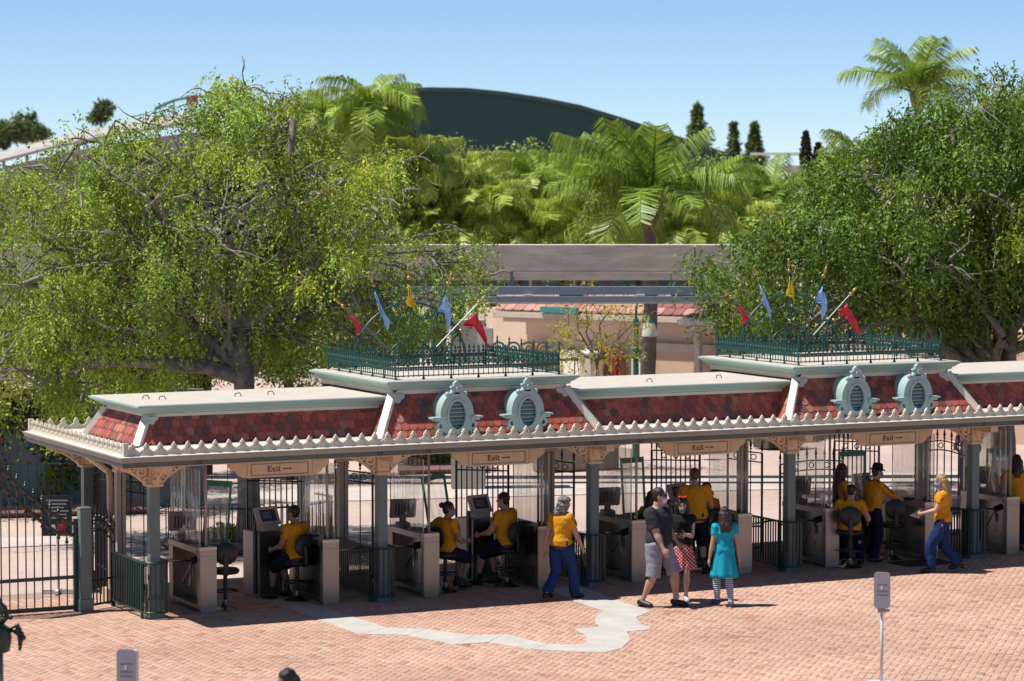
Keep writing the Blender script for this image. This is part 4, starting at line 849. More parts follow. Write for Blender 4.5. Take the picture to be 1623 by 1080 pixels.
        for q in range(11):
            w = R(195+150*q/10) if hk != 'verylong' else R(170+200*q/10); x_, y_ = .078*math.cos(w), -.02+.085*math.sin(w); L2 = L*random.uniform(.85, 1.05)
            p0 = H(x_, y_, .03); p1 = H(x_*1.12, y_*1.1-.01, -.08); p2 = p1+Vector((x_*.12*random.uniform(.5, 1.5), -.03-.02*random.random(), -L2*.45)); p3 = p2+Vector((random.uniform(-.02, .02), -.01, -L2*.5)); m.tube([p0, p1, p2, p3], [.034, .038, .034, .016], 8)
        fd_ = .008
    remeshed('hair', m, .010, 2, hmx, t, fold=fd_, fscale=24 if hk != 'curly' else 34, fz=.5 if hk != 'curly' else 1, seed=cat_seed)
    if mask:
        m = MB(); m.ball(H(0, .062, -.048), (.056, .045, .056), 14, 10, HM); m.ball(H(0, .088, -.035), (.026, .030, .035), 10, 8, HM); remeshed('face_mask', m, .009, 2, mask, t)
        for i in (-1, 1): MB().tube([H(i*.052, .06, -.035), H(i*.082, .0, -.005)], .0035, 5).build('mask_loop', mask, t)
    t['_hc'] = tuple(hc); ctx = dict(H=H, HM=HM, S=S_, t=t, wri=wri, elb=elb, hc=hc, k=k, rt=rt, fd=fd, knees=knees, ank=ank, sh=sh, pel=pel)
    if extra: extra(ctx)
    del t['_hc']; return ctx
def wpt(c, p): return Matrix.Translation(c['t'].location) @ Matrix.Rotation(c['t'].rotation_euler.z, 4, 'Z') @ (Vector(p)*c['k'])
BMASK = mat('blue_mask', (.10, .30, .62), .7); WMASK = mat('white_mask', (.72, .74, .80), .7); DMASK = mat('black_mask', (.02, .02, .022), .7)
SEAT = dict(pel=(0, 0, .70), lean=.10)
def badge(c):
    p = c['S'](.17, -.06, .03); MB().box(p, (.05, .03, .07)).build('belt_pouch', BLACKP, c['t'])
# 1-3 seated workers
person('seated worker in yellow polo and navy shorts at the screen nearest the left end', (2.56, .66), 52, 1.72, 'tan', feet=[(-.13, .40), (.10, .30, .03)], hands=[(-.20, .34, .80), (.20, .32, .82)], hyaw=12, hair=('crop', 'black'), top=YEL, low=('shorts', NAVY), sock=(SHOE, .72), trim=True, build=1.12, extra=badge, **SEAT)
person('seated worker with dark bun and blue mask, facing right in the second bay', (4.99, .46), -48, 1.66, 'tan', feet=[(-.08, .32, .06), (.10, .28, .05)], hands=[(-.42, .22, 1.02), (.22, .30, .84)], hyaw=-40, hair=('bun', 'black'), top=YEL, low=('shorts', NAVY, -.02, .02), mask=BMASK, sock=(SHOE, .8), trim=True, build=1.2, **SEAT)
person('seated worker in yellow polo and navy shorts left of the grey-haired woman', (6.12, .54), 55, 1.76, 'light', feet=[(-.15, .46), (.12, .30)], hands=[(-.22, .38, .82), (.18, .34, .84)], hyaw=15, hair=('crop', 'black'), top=YEL, low=('shorts', NAVY), sock=(SHOE, .72), trim=True, build=1.22, extra=badge, **SEAT)
# 4 walking worker with keys
def keys(c):
    w = wpt(c, c['wri'][1]+Vector((.01, .03, -.10))); o = MB().ring((0, 0, -.02), (1, 0, 0), (0, 0, 1), .035, .026, .006, 12)
    for q in range(4): o.box((-.02+.014*q, 0, -.10-.02*(q % 2)), (.014, .006, .10), (0, R(-16+10*q), 0))
    o.box((.0, .01, -.04), (.06, .02, .07)); ob = o.build('key_bunch', BLACKM, loc=w); tag(ob, 'bunch of keys in the hand of the grey-haired woman', 'keys'); badge(c)
person('walking woman with curly grey hair, yellow polo and blue trousers, seen from behind', (6.23, -1.10), -42, 1.64, 'light', pel=(0, 0, .92), lean=.05, feet=[(-.11, -.24, .03), (.09, .24)], hands=[(-.25, -.12, .84), (.26, .24, .86)], hyaw=-25, hpitch=-8, hair=('curly', 'grey'), top=YEL, low=('pants', BLUE, .97, .022), trim=True, build=1.16, extra=keys)
# 5 man in grey shirt
def manx(c):
    H = c['H']; MB().box(H(0, .094, .018), (.150, .016, .036), c['HM']).box(H(-.078, .05, .02), (.008, .10, .012), c['HM']).box(H(.078, .05, .02), (.008, .10, .012), c['HM']).build('sunglasses', BLACKP, c['t'])
    p = c['S'](-.055, .158, .30); MB().ring(p, c['rt'], c['S'](0, 0, 1)-c['S'](0, 0, 0), .085, .07, .012, 24).ring(p, c['rt'], c['S'](0, 0, 1)-c['S'](0, 0, 0), .055, .004, .012, 20).build('shirt_emblem', mat('emblem_black', (.012, .018, .03), .7), c['t'])
person('man in charcoal T-shirt, grey shorts and white mask walking in the sun', (7.24, -2.36), -122, 1.84, 'light', pel=(0, 0, .925), lean=-.02, feet=[(-.16, .20), (.15, -.18)], hands=[(-.36, .12, .90), (.24, .22, .88)], hyaw=22, hair=('crop', 'brown'), top=cloth('charcoal_tee', (.038, .041, .050)), sleeve=.8, tlen=.1, low=('shorts', cloth('grey_short', (.31, .31, .37)), .04, .02), mask=WMASK, build=1.40, extra=manx)
# 6 woman with polka-dot skirt
def dots(name, base, dot, scale, thr):
    m = bpy.data.materials.new(name); m.use_nodes = True; nt = m.node_tree; n = nt.nodes; l = nt.links; b = n['Principled BSDF']; b.inputs['Roughness'].default_value = .8
    tc = n.new('ShaderNodeTexCoord'); vo = n.new('ShaderNodeTexVoronoi'); vo.inputs['Scale'].default_value = scale; vo.voronoi_dimensions = '2D'; vo.inputs['Randomness'].default_value = .08; sp_ = n.new('ShaderNodeSeparateXYZ'); cb_ = n.new('ShaderNodeCombineXYZ'); mp_ = n.new('ShaderNodeMapping'); mp_.inputs['Rotation'].default_value = (0, 0, R(45)); l.new(tc.outputs['Object'], sp_.inputs[0]); l.new(sp_.outputs['X'], cb_.inputs[0]); l.new(sp_.outputs['Z'], cb_.inputs[1]); l.new(cb_.outputs[0], mp_.inputs[0]); l.new(mp_.outputs[0], vo.inputs['Vector'])
    lt = n.new('ShaderNodeMath'); lt.operation = 'LESS_THAN'; lt.inputs[1].default_value = thr; l.new(vo.outputs['Distance'], lt.inputs[0]); mx = n.new('ShaderNodeMix'); mx.data_type = 'RGBA'; mx.inputs[6].default_value = (*[x*ALB for x in base], 1); mx.inputs[7].default_value = (*[x*ALB for x in dot], 1); l.new(lt.outputs[0], mx.inputs[0]); l.new(mx.outputs[2], b.inputs['Base Color']); return m
def polkax(c):
    H = c['H']; m = MB(); m.ring(H(0, -.01, .055), c['HM'] @ Vector((1, 0, 0)), c['HM'] @ Vector((0, 0, 1)), (.092, .090), (.084, .082), .022, 20, 0, math.pi); m.build('headband', BLACKP, c['t'], smooth=40)
    m = MB()
    for s_ in (-1, 1): m.tube([H(s_*.008, .02, .150), H(s_*.045, .02, .165), H(s_*.070, .02, .155)], [.014, .034, .026], 8, flat=(1, .55))
    m.ball(H(0, .022, .152), .018, 8, 6); m.build('red_bow', mat('bow_red', (.72, .02, .03), .6), c['t'], smooth=1)
    w = (c['wri'][0]+c['wri'][1])/2+Vector((0, .10, .04)); w = wpt(c, w); ob = MB().box((0, 0, 0), (.075, .012, .15), (R(-50), 0, c['t'].rotation_euler.z)).build('phone', BLACKP, loc=w); tag(ob, 'dark phone held by the woman in the polka-dot skirt', 'phone')
person('woman in black top and red polka-dot skirt with red bow, looking at her phone', (7.85, -2.02), 176, 1.63, 'fair', feet=[(-.07, .07), (.08, -.03)], hands=[(-.06, .26, 1.13), (.07, .26, 1.13)], hpitch=-16, hyaw=6, hair=('verylong', 'brown'), top=cloth('black_top', (.012, .012, .014)), sleeve=.25, low=('skirt', dots('red_polka', (.60, .015, .03), (.95, .9, .88), 24, .27), .40, .10), mask=dots('mask_dots', (.015, .015, .017), (.7, .7, .7), 60, .3), shoes=mat('white_shoe', (.55, .55, .65), .6), extra=polkax)
# 7-9 workers in the middle bay
person('worker with long black hair half hidden behind the man in the grey shirt', (8.70, .50), -35, 1.64, 'tan', feet=[(-.08, .32, .06), (.10, .28, .05)], hands=[(-.26, .30, .98), (.22, .30, .84)], hair=('long', 'black'), top=YEL, low=('pants', NAVY), trim=True, **SEAT)
person('tall ginger-haired worker in yellow polo and navy shorts leaning at the console, from behind', (9.52, .42), 8, 1.78, 'light', pel=(0, -.02, .92), lean=.22, feet=[(-.14, .0), (.13, -.04)], hands=[(-.20, .42, 1.06), (.22, .36, 1.04)], hpitch=-12, hair=('crop', 'ginger'), top=YEL, tlen=.1, low=('shorts', NAVY), sock=(SHOE, .55), trim=True, build=1.2, extra=badge)
person('dark-haired worker in yellow polo seated to the right of the ginger-haired man', (9.95, .75), 30, 1.70, 'tan', feet=[(-.12, .36), (.10, .30)], hands=[(-.20, .34, .82), (.20, .32, .82)], hair=('crop', 'black'), top=YEL, low=('pants', NAVY), trim=True, **SEAT)
# 10 girl
STR = bpy.data.materials.new('striped_legging'); STR.use_nodes = True; n_ = STR.node_tree.nodes; l_ = STR.node_tree.links; tc_ = n_.new('ShaderNodeTexCoord'); wv_ = n_.new('ShaderNodeTexWave'); wv_.bands_direction = 'Z'; wv_.inputs['Scale'].default_value = 9.5; wv_.inputs['Distortion'].default_value = .3; l_.new(tc_.outputs['Object'], wv_.inputs['Vector']); cr_ = n_.new('ShaderNodeValToRGB'); cr_.color_ramp.interpolation = 'CONSTANT'; cr_.color_ramp.elements[0].color = (.02, .015, .06, 1); cr_.color_ramp.elements[1].position = .5; cr_.color_ramp.elements[1].color = (.72, .70, .78, 1); l_.new(wv_.outputs['Fac'], cr_.inputs[0]); l_.new(cr_.outputs[0], n_['Principled BSDF'].inputs['Base Color'])
TURQ = cloth('turquoise_dress', (.015, .42, .58), .05)
person('girl in turquoise dress and striped leggings standing with her back turned', (8.15, -2.80), 14, 1.54, 'light', pel=(0, 0, .93), feet=[(-.08, .14), (.07, -.16)], hands=[(-.27, .02, .80), (.26, .0, .82)], hyaw=-5, hair=('bob', 'brown'), top=TURQ, sleeve=.45, low=('dress', TURQ, .42, .105), sock=(STR, -.12), shoes=mat('sneaker_blue', (.06, .08, .16), .7))
# 11-13 workers under the right tower
person('worker with very long auburn hair behind the hat-wearing worker', (12.62, .85), -72, 1.66, 'light', feet=[(-.1, 0), (.1, 0)], hands=[(-.2, .25, .95), (.2, .25, .95)], hair=('verylong', 'auburn'), top=YEL, low=('pants', NAVY), trim=True)
person('worker in yellow polo seated with back to us below the right tower', (12.22, -.05), -12, 1.62, 'light', feet=[(-.14, .34), (.14, .36)], hands=[(-.26, .30, .84), (.30, .20, .80)], hyaw=-15, hpitch=-15, hair=('short', 'black'), top=YEL, low=('pants', NAVY), trim=True, build=1.2, **SEAT)
def hat(c):
    H = c['H']; m = MB(); prof = [(.155, .055), (.150, .062), (.100, .085), (.097, .12), (.088, .165), (.05, .185), (.005, .188)]; m.lathe(prof, n=22); m.v = [tuple(c['hc']+c['HM'] @ (Vector(v)+Vector((0, -.015, -.015)))) for v in m.v]; m.build('bucket_hat', cloth('dark_hat', (.012, .014, .025)), c['t'], smooth=50)
person('standing worker in dark brimmed hat, yellow shirt and navy trousers reaching right', (12.98, .42), -58, 1.66, 'light', pel=(0, 0, .93), lean=.10, feet=[(-.12, .05), (.14, -.12)], hands=[(-.24, .30, 1.04), (.12, .52, 1.10)], hyaw=-12, hpitch=-8, hair=('short', 'black'), top=YEL, sleeve=1.75, low=('pants', NAVY, .97, .02), trim=True, mask=BMASK, extra=hat)
# 14 blonde woman with papers
def papers(c):
    w = wpt(c, (c['wri'][0]+c['wri'][1])/2+Vector((0, .13, -.01))); m = MB(); PZ = c['t'].rotation_euler.z
    for q in range(3): m.box((.0, 0, -.03*q), (.11, .16, .004), (R(-30+25*q), R(8*q), PZ+R(10*q)))
    ob = m.build('paper_sheets', mat('paper', (.78, .76, .74), .8), loc=w); tag(ob, 'white papers held by the blonde woman', 'papers')
    p = c['S'](-.19, .02, -.03); MB().box(p, (.04, .06, .12)).box(p+Vector((0, 0, -.11)), (.05, .05, .07)).build('belt_pouch', BLACKP, c['t']); MB().ball(p+Vector((-.01, .0, -.05)), (.025, .025, .03), 8, 6).build('purple_tag', mat('purple', (.22, .06, .45), .5), c['t'])
person('blonde woman in yellow polo and blue trousers walking left with papers', (13.24, -1.26), 84, 1.66, 'fair', pel=(0, 0, .92), feet=[(-.07, .20), (.08, -.30, .05)], hands=[(-.10, .36, 1.04), (.08, .34, 1.06)], hpitch=-10, hair=('long', 'blonde'), top=YEL, low=('pants', BLUE, .97, .03), trim=True, build=1.1, mask=BMASK, extra=papers)
# 15 worker at the right edge, 16 foreground head, 17 guest
def bottle(c): pass
person('worker with dark red hair at the right edge of the picture, from behind', (4*S+1.22, .42), -8, 1.70, 'light', feet=[(-.1, .1), (.1, .0)], hands=[(-.26, .28, 1.02), (.25, .2, .95)], hpitch=-18, hair=('bob', 'auburn'), top=YEL, low=('pants', NAVY), trim=True, build=1.08)
q = at(461, 1060, 29.0); person('dark-haired person in the foreground, only the head top in view', (q.x, q.y), 150, q.z+.03, 'tan', hpitch=-14, hair=('long', 'black'), top=cloth('dark_tee', (.03, .03, .04)), low=('pants', NAVY), hyaw=-20)
q = gp(1533, 792); person('guest in red and white seen through the clear screens behind the right post', (q.x, q.y), 175, 1.66, 'light', hands=[(-.2, .25, 1.0), (.2, .25, 1.05)], hair=('short', 'brown'), top=dots('red_white_top', (.55, .02, .03), (.8, .75, .72), 7, .45), low=('pants', cloth('grey_jean', (.20, .20, .22))))
sb = thing('spray_bottle', 'white spray bottle hanging at the right edge', 'bottle', (4*S+1.18, .05, .52)); MB().lathe([(.05, 0), (.055, .02), (.055, .16), (.02, .20), (.018, .24)], n=14).build('bottle_body', WHITEP, sb, smooth=40); MB().box((0, .02, .26), (.03, .09, .035)).build('trigger', WHITEP, sb)
# ================================================================ vegetation
BARK = mat('grey_bark', (.17, .14, .12), .9, var=.35, vs=7, bump=.6, bs=14, c2=(.46, .41, .36))
BARKD = mat('dark_bark', (.10, .075, .055), .9, var=.3, vs=8, bump=.6, bs=14)
def leaf_cloud(name, P, D, size, m, parent, cols, asp=.42):
    """P (n,3) leaf bases, D (n,3) directions; one folded-diamond (2 tris as quad) per leaf"""
    n = len(P); D = D/np.linalg.norm(D, axis=1, keepdims=True); rv = rng.normal(size=(n, 3)); Sx = np.cross(D, rv); Sx /= np.linalg.norm(Sx, axis=1, keepdims=True)
    L = size*rng.uniform(.5, 1.45, (n, 1)); V = np.stack([P, P+D*L*.5+Sx*L*asp*.5, P+D*L, P+D*L*.5-Sx*L*asp*.5], 1).reshape(-1, 3)
    F = np.arange(4*n).reshape(n, 4); return npmesh(name, V, F, m, parent, cols)
def branch_path(p, d, L, n, wob, droop):
    pts = [Vector(p)]; d = Vector(d).normalized()
    for i in range(n):
        d = (d+Vector((random.gauss(0, wob), random.gauss(0, wob), random.gauss(0, wob)-droop))).normalized(); pts.append(pts[-1]+d*(L/n))
    return pts, d
def make_hull(prof, D, base, dc, dh, sd_=3.3, thin=None):
    """crown hull: lateral profile of top and bottom heights with an elliptical depth; measured at distance D"""
    F2 = Vector((FW.x, FW.y, 0)).normalized(); A = []
    for px_, t_, b_ in prof:
        p = at(px_, t_, D); q = at(px_, b_, D); A.append(((p-Vector(base)).dot(RT), p.z, q.z))
    xs = np.array([x[0] for x in A]); tz = np.array([x[1] for x in A]); bz = np.array([x[2] for x in A]); x0, x1 = xs[0], xs[-1]
    def depth(p): return p[0]*F2.x+p[1]*F2.y-dc
    def inside(p, g=0.0):
        p = Vector(p); a = p.dot(RT)
        if not x0 < a < x1: return False
        t_, b_ = np.interp(a, xs, tz), np.interp(a, xs, bz); dd = depth(p)/dh; e = 1-((a-(x0+x1)/2)/((x1-x0)/2))**4
        if e <= 0 or abs(dd) > math.sqrt(e): return False
        k_ = 1-dd*dd*.75; zc = (t_+b_)/2; return abs(p.z-zc) < (t_-b_)/2*k_+g
    def sample(n):
        out_ = []
        while len(out_) < n:
            a = random.uniform(x0, x1); dd = random.uniform(-1, 1)*dh; z = random.uniform(bz.min(), tz.max()); p = RT*a+F2*(dd+dc)+Vector((0, 0, z))
            if inside(p) and noise.noise(p*.62+Vector((sd_, 0, 0)))+.35*noise.noise(p*1.7) > -.10+(thin(p) if thin else 0): out_.append(p)
        return out_
    cen = RT*((x0+x1)/2)+F2*dc+Vector((0, 0, float((tz.mean()+bz.mean())/2))); return inside, sample, cen
def broad_tree(label, loc, limbs, levels, leafc, nstrand, leaf, group=None, droop=.02, strandL=.55, twiglen=.8, trunk=None, per=13, bark=BARK, sparse=None, mask=None, tr=.45, seed=1, hull=None, ncl=0, clr=.38, bare=0):
    random.seed(seed); t = thing('broadleaf_tree', label, 'tree', loc, 0, group); wood = MB(); tips = []; tw = []
    T, r0 = trunk; wood.tube(T[0], T[1], 12)
    def rec(p, d, L, r, lev):
        pts, dd = branch_path(p, d, L, 6, .16, droop if lev else 0.0)
        if hull and not hull[0](pts[-1], .15):
            pts, dd = branch_path(p, d*.4+(hull[2]-p).normalized()*.8, L*.8, 6, .16, 0)
            if not hull[0](pts[-1], .3) and lev > 1: return
        n = len(pts);  wood.tube(pts, [lerp(r, r*.62, i/(n-1)) for i in range(n)], 8 if r > .04 else (6 if r > .015 else 4), caps=False)
        if lev >= levels: tips.append(pts[-1]); tw.extend(pts[2:]); return
        nb = 3 if lev < 2 else random.choice((2, 3))
        for i in range(nb):
            q = pts[-1] if i == 0 else pts[random.randint(2, n-2)]
            ax = Vector((random.gauss(0, 1), random.gauss(0, 1), random.gauss(0, .6))); nd = (dd*(1.0 if i == 0 else .55)+ax*(.38 if i == 0 else .75)).normalized()
            rec(q, nd, L*random.uniform(.62, .85), r*(.66 if i == 0 else .5), lev+1)
        if lev >= 2: tw.extend(pts[2:])
    for p, d, L, r in limbs: rec(Vector(p), Vector(d), L, r, 1)
    cls = hull[1](ncl) if hull else []
    if cls:
        TA = np.array([tuple(x) for x in tw])
        for c in cls:
            dd = np.linalg.norm(TA-np.array(c), axis=1); b_ = Vector(TA[int(dd.argmin())]); mid_ = (b_+c)/2+Vector((random.gauss(0, .12), random.gauss(0, .12), random.uniform(.05, .2))); wood.tube([b_, mid_, c], [.022, .014, .006], 4, caps=False)
    if bare:                      # bare grey twigs showing on the crown
        for c in hull[1](bare):
            d_ = Vector((random.gauss(0, 1), random.gauss(0, 1), random.uniform(-.3, .8))); pts, dd = branch_path(c, d_, random.uniform(.5, 1.3), 6, .32, .03); wood.tube(pts, [lerp(.022, .006, i/6) for i in range(7)], 4, caps=False)
            for j in (2, 4): pts2, _ = branch_path(pts[j], dd+Vector((random.gauss(0, .8), random.gauss(0, .8), random.gauss(0, .6))), .4, 4, .3, .02); wood.tube(pts2, [lerp(.012, .004, i/4) for i in range(5)], 4, caps=False)
    wood.build('trunk', bark, t, smooth=1)
    A = np.array([tuple(x) for x in tw]); P = []; Dd = []; cl = []
    if mask is not None: A = A[[i for i in range(len(A)) if mask(A[i])]] if len(A) else A
    CI_ = None; A = A[rng.integers(0, len(A), nstrand)]+rng.normal(0, .16, (nstrand, 3))
    if cls:
        k2 = int(nstrand*.80); CA = np.array([tuple(x) for x in cls]); CI_ = rng.integers(0, len(CA), k2); A[:k2] = CA[CI_]+rng.normal(0, clr, (k2, 3))*np.array([1, 1, .75])
    up0 = rng.normal(0, 1, (nstrand, 3)); up0[:, 2] = np.abs(up0[:, 2])*.2; up0 /= np.linalg.norm(up0, axis=1, keepdims=True)
    Ls = strandL*rng.uniform(.4, 1.3, nstrand); shade = rng.uniform(.7, 1.3, nstrand); hue = rng.normal(0, .07, nstrand)
    if cls: cs_ = rng.uniform(.55, 1.35, len(CA)); ch_ = np.clip(rng.normal(.02, .10, len(CA)), -.1, .2); shade[:k2] *= cs_[CI_]; hue[:k2] += ch_[CI_]
    for j in range(per):
        f_ = (j+.3)/per; pos = A+up0*(Ls*np.sin(f_*1.4)*.55)[:, None]; pos[:, 2] -= Ls*f_*f_*.95; pos += rng.normal(0, .018, pos.shape)
        d_ = up0*.6+rng.normal(0, .55, pos.shape); d_[:, 2] -= .55+.5*f_
        P.append(pos); Dd.append(d_); cl.append(np.stack([shade*(1+hue), shade, shade*(.9-hue)], 1)*rng.uniform(.8, 1.2, (nstrand, 1)))
    P = np.concatenate(P); Dd = np.concatenate(Dd); cl = np.clip(np.concatenate(cl), .2, 2.2)
    tag(leaf_cloud('crown', P, Dd, leaf, leaf_mat('leaf_'+leafc[0], leafc[1], tr, .55, .22), t, cl), kind=None); return t
r3 = lambda a, d, z: tuple(RT*a+Vector((FW.x, FW.y, 0)).normalized()*d+Vector((0, 0, z)))
# big left tree, trunk in the railed planter behind the first bay
tl = gp(395, 872); TB = [r3(0, 0, -.1), r3(.0, 0, .8), r3(-.02, 0, 1.9), r3(-.08, 0, 3.0), r3(-.10, 0, 3.9)]
Ll = [(TB[3], r3(-1, -.1, .28), 2.1, .15), (TB[3], r3(.9, .15, .30), 1.7, .13), (TB[3], r3(-.8, .5, .12), 2.3, .13), (TB[4], r3(-.75, -.15, .75), 2.1, .15), (TB[4], r3(.35, .1, 1.0), 2.2, .16), (TB[4], r3(-.25, .5, 1.0), 2.1, .14), (TB[4], r3(.95, -.25, .55), 2.0, .13), (TB[3], r3(-1, .3, .0), 2.3, .12), (TB[4], r3(-1, .5, .6), 2.4, .12), (TB[3], r3(.4, .8, .5), 1.8, .10), (TB[4], r3(.8, .5, .8), 2.1, .11), (TB[4], r3(-.6, -.5, .4), 1.8, .11), (TB[3], r3(-.9, -.35, -.02), 1.9, .10), (TB[4], r3(-.5, .1, 1.1), 2.2, .12)]
broad_tree('large spreading tree with drooping green foliage behind the left half of the pavilion', (tl.x, tl.y, 0), Ll, 5, ('olive', (.295, .395, .075)), 17000, .066, hull=make_hull([(-60, 300, 660), (0, 262, 650), (60, 225, 650), (130, 180, 640), (200, 165, 625), (280, 165, 600), (350, 125, 580), (420, 108, 570), (480, 140, 565), (520, 215, 550), (580, 215, 560), (640, 245, 560), (700, 290, 535), (750, 360, 500), (792, 425, 470)], (Vector(tl)-CAM).dot(FW), tl, .5, 2.7, 3.3, lambda p: .32*max(0, min(1, (p.dot(RT)-.6)/2.0))+.12*max(0, min(1, (p.z-6.6)/1.5))-.06+(1.0 if abs(p.dot(RT)+.05) < .32 and p.z < 4.2 and p.dot(FW) < .4 else 0)), ncl=360, clr=.17, bare=170, trunk=((TB, [.27, .20, .185, .18, .16]), 0), strandL=.50, per=12, seed=11, droop=.025, tr=.26)
# more growth hanging low at the far left, from a second tree
t2 = gp(60, 800); TB2 = [r3(0, 0, 0), r3(.1, 0, 1.5), r3(.05, 0, 2.9)]
L2 = [(TB2[2], r3(-.6, 0, .6), 1.5, .11), (TB2[2], r3(.6, .1, .7), 1.6, .11), (TB2[2], r3(0, -.4, .9), 1.6, .11), (TB2[2], r3(-.9, .2, .1), 1.5, .09), (TB2[2], r3(.8, -.3, .1), 1.6, .09), (TB2[2], r3(-.2, -.6, .2), 1.3, .09)]
broad_tree('smaller leafy tree under the big crown at the left edge', (t2.x, t2.y, 0), L2, 4, ('olive2', (.25, .35, .06)), 5500, .088, trunk=((TB2, [.17, .13, .11]), 0), strandL=.7, per=10, seed=5, droop=.04, tr=.26)
# big right tree
tr_ = at(1590, 560, 58); tr_.z = 0; TR = [r3(0, 0, 0), r3(.05, 0, 1.2), r3(-.05, 0, 2.2)]
Lr = [(TR[2], r3(-1, -.1, .42), 2.4, .18), (TR[2], r3(-.75, .3, .85), 2.4, .17), (TR[2], r3(-.25, -.15, 1), 2.5, .18), (TR[2], r3(.5, 0, 1), 2.4, .16), (TR[2], r3(-1, .2, .22), 2.5, .15), (TR[2], r3(-.7, -.55, .6), 2.1, .13), (TR[2], r3(.9, -.2, .5), 2.2, .14), (TR[2], r3(-.1, .5, 1), 2.4, .14), (TR[1], r3(.6, -.3, .9), 2.3, .12), (TR[2], r3(-1, -.3, .7), 2.6, .14), (TR[2], r3(0, -.6, .7), 2.0, .12), (TR[2], r3(-.5, 0, 1.2), 2.6, .14), (TR[2], r3(-1, .1, .6), 2.9, .15), (TR[2], r3(.2, .1, 1.3), 2.7, .14)]
broad_tree('large dense dark green tree behind the right half of the pavilion', tr_, Lr, 5, ('dark', (.145, .235, .042)), 19000, .085, hull=make_hull([(1098, 405, 445), (1130, 400, 500), (1180, 365, 540), (1230, 315, 570), (1270, 285, 580), (1310, 240, 560), (1370, 215, 540), (1430, 185, 530), (1480, 140, 520), (1530, 112, 510), (1580, 102, 520), (1640, 100, 530), (1700, 130, 540), (1780, 210, 540), (1850, 300, 500)], 58, tr_, 0, 3.0, 9.1), ncl=420, clr=.21, bare=60, trunk=((TR, [.30, .22, .20]), 0), strandL=.58, per=12, seed=23, droop=.03, tr=.22)
# bare young tree
tb = at(945, 560, 64); tb.z = 0; TBB = [r3(0, 0, 0), r3(0, 0, 1.3), r3(.02, 0, 2.38)]
Lb = [(TBB[2], r3(-.9, .1, .55), .75, .030), (TBB[2], r3(.8, -.1, .7), .75, .030), (TBB[2], r3(.1, .6, .9), .7, .030), (TBB[2], r3(-.4, -.4, .9), .75, .028), (TBB[2], r3(.4, 0, 1), .75, .030), (TBB[2], r3(-.9, .3, .3), .7, .024), (TBB[2], r3(.9, .3, .4), .7, .024), (TBB[2], r3(-.5, 0, .9), .8, .028)]
broad_tree('young half-bare tree with yellow leaves in front of the beige station', tb, Lb, 4, ('yellow', (.46, .44, .08)), 260, .07, trunk=((TBB, [.06, .048, .042]), 0), strandL=.25, per=9, seed=3, droop=-.01, bark=mat('pale_bark', (.28, .22, .17), .9, var=.3))
# palms
def frond_mesh(L=2.2, arch=1.0, seed=0, nl=46, ll=.62, droop=.8):
    r_ = random.Random(seed); m = MB(); n = 12; pts = []
    for i in range(n+1):
        f_ = i/n; a = R(68)-arch*f_*1.75; pts.append(pts[-1]+Vector((math.cos(a), 0, math.sin(a)))*(L/n) if pts else Vector((0, 0, 0)))
    m.tube(pts, [lerp(.035, .006, i/n) for i in range(n+1)], 4, caps=False, col=(.9, .95, .6))
    for i in range(nl):
        f_ = .14+.86*(i+.5)/nl; x = f_*n; k_ = min(n-1, int(x)); p = pts[k_].lerp(pts[k_+1], x-k_); d = (pts[k_+1]-pts[k_]).normalized(); l_ = ll*math.sin(math.pi*(.12+.80*f_))**.6*r_.uniform(.85, 1.1)
        for s_ in (-1, 1):
            o = (Vector((0, s_*1.0, 0))+d*.75+Vector((0, 0, r_.uniform(-.15, .35)))).normalized(); q1 = p+o*l_*.5; q2 = q1+(o+Vector((0, 0, -droop*1.3))).normalized()*l_*.55; w = d*.019; c = (r_.uniform(.55, 1.4),)*3
            c = (c[0]*1.05, c[1], c[2]*.8); m.add([p-w, p+w, q1+w*.9, q1-w*.9, q2], [(0, 1, 2, 3), (3, 2, 4)], c)
    return m.mesh('frond')
FRS = {}
def palm(label, px, py, d, scale, leafc, n=15, weep=1.0, trunk_r=.14, arch=(.55, 1.25), group='palms behind the monorail beam', seed=0, droop=.9, ll=.55):
    r_ = random.Random(seed); c = at(px, py, d); t = thing('palm_tree', label, 'palm', (c.x, c.y, 0), r_.uniform(0, 6), group)
    key = (leafc[0], round(droop, 1), ll, weep)
    if key not in FRS:
        FRS[key] = [frond_mesh(2.2, a*weep, 10*i, droop=droop, ll=ll) for i, a in enumerate((.55, .75, .95, 1.15, 1.3))]
        for f_ in FRS[key]: f_.materials.append(leaf_mat('palm_'+leafc[0], leafc[1], .26, .42, .25))
    h = c.z; m = MB(); k_ = 14; rr_ = [trunk_r*(1.25 if i == 0 else 1-.25*i/k_)*(1+.06*(i % 2)) for i in range(k_+1)]; m.tube([(.05*math.sin(i*.5), 0, h*i/k_) for i in range(k_+1)], rr_, 10); m.build('trunk', mat('palm_bark', (.20, .16, .13), .9, var=.3, vs=12, bump=.5, bs=18), t, smooth=1)
    m = MB()
    for i in range(10): w = i*2.4; m.tube([(trunk_r*.5*math.cos(w), trunk_r*.5*math.sin(w), h-.35), (trunk_r*1.3*math.cos(w), trunk_r*1.3*math.sin(w), h-.05), (trunk_r*1.8*math.cos(w), trunk_r*1.8*math.sin(w), h+.2)], [.07, .06, .03], 5)
    m.build('crownshaft', mat('palm_boot', (.26, .17, .11), .9, var=.35), t, smooth=1)
    for i in range(n):
        f_ = i/n; me = FRS[key][min(4, int(f_*5+r_.uniform(-.3, .3)))]
        put('frond', me, None, t, (0, 0, h), (r_.gauss(0, .08), R(lerp(-14, 26, f_)+r_.gauss(0, 6)), i*2.399+r_.gauss(0, .15)), (scale*r_.uniform(.85, 1.12),)*3)
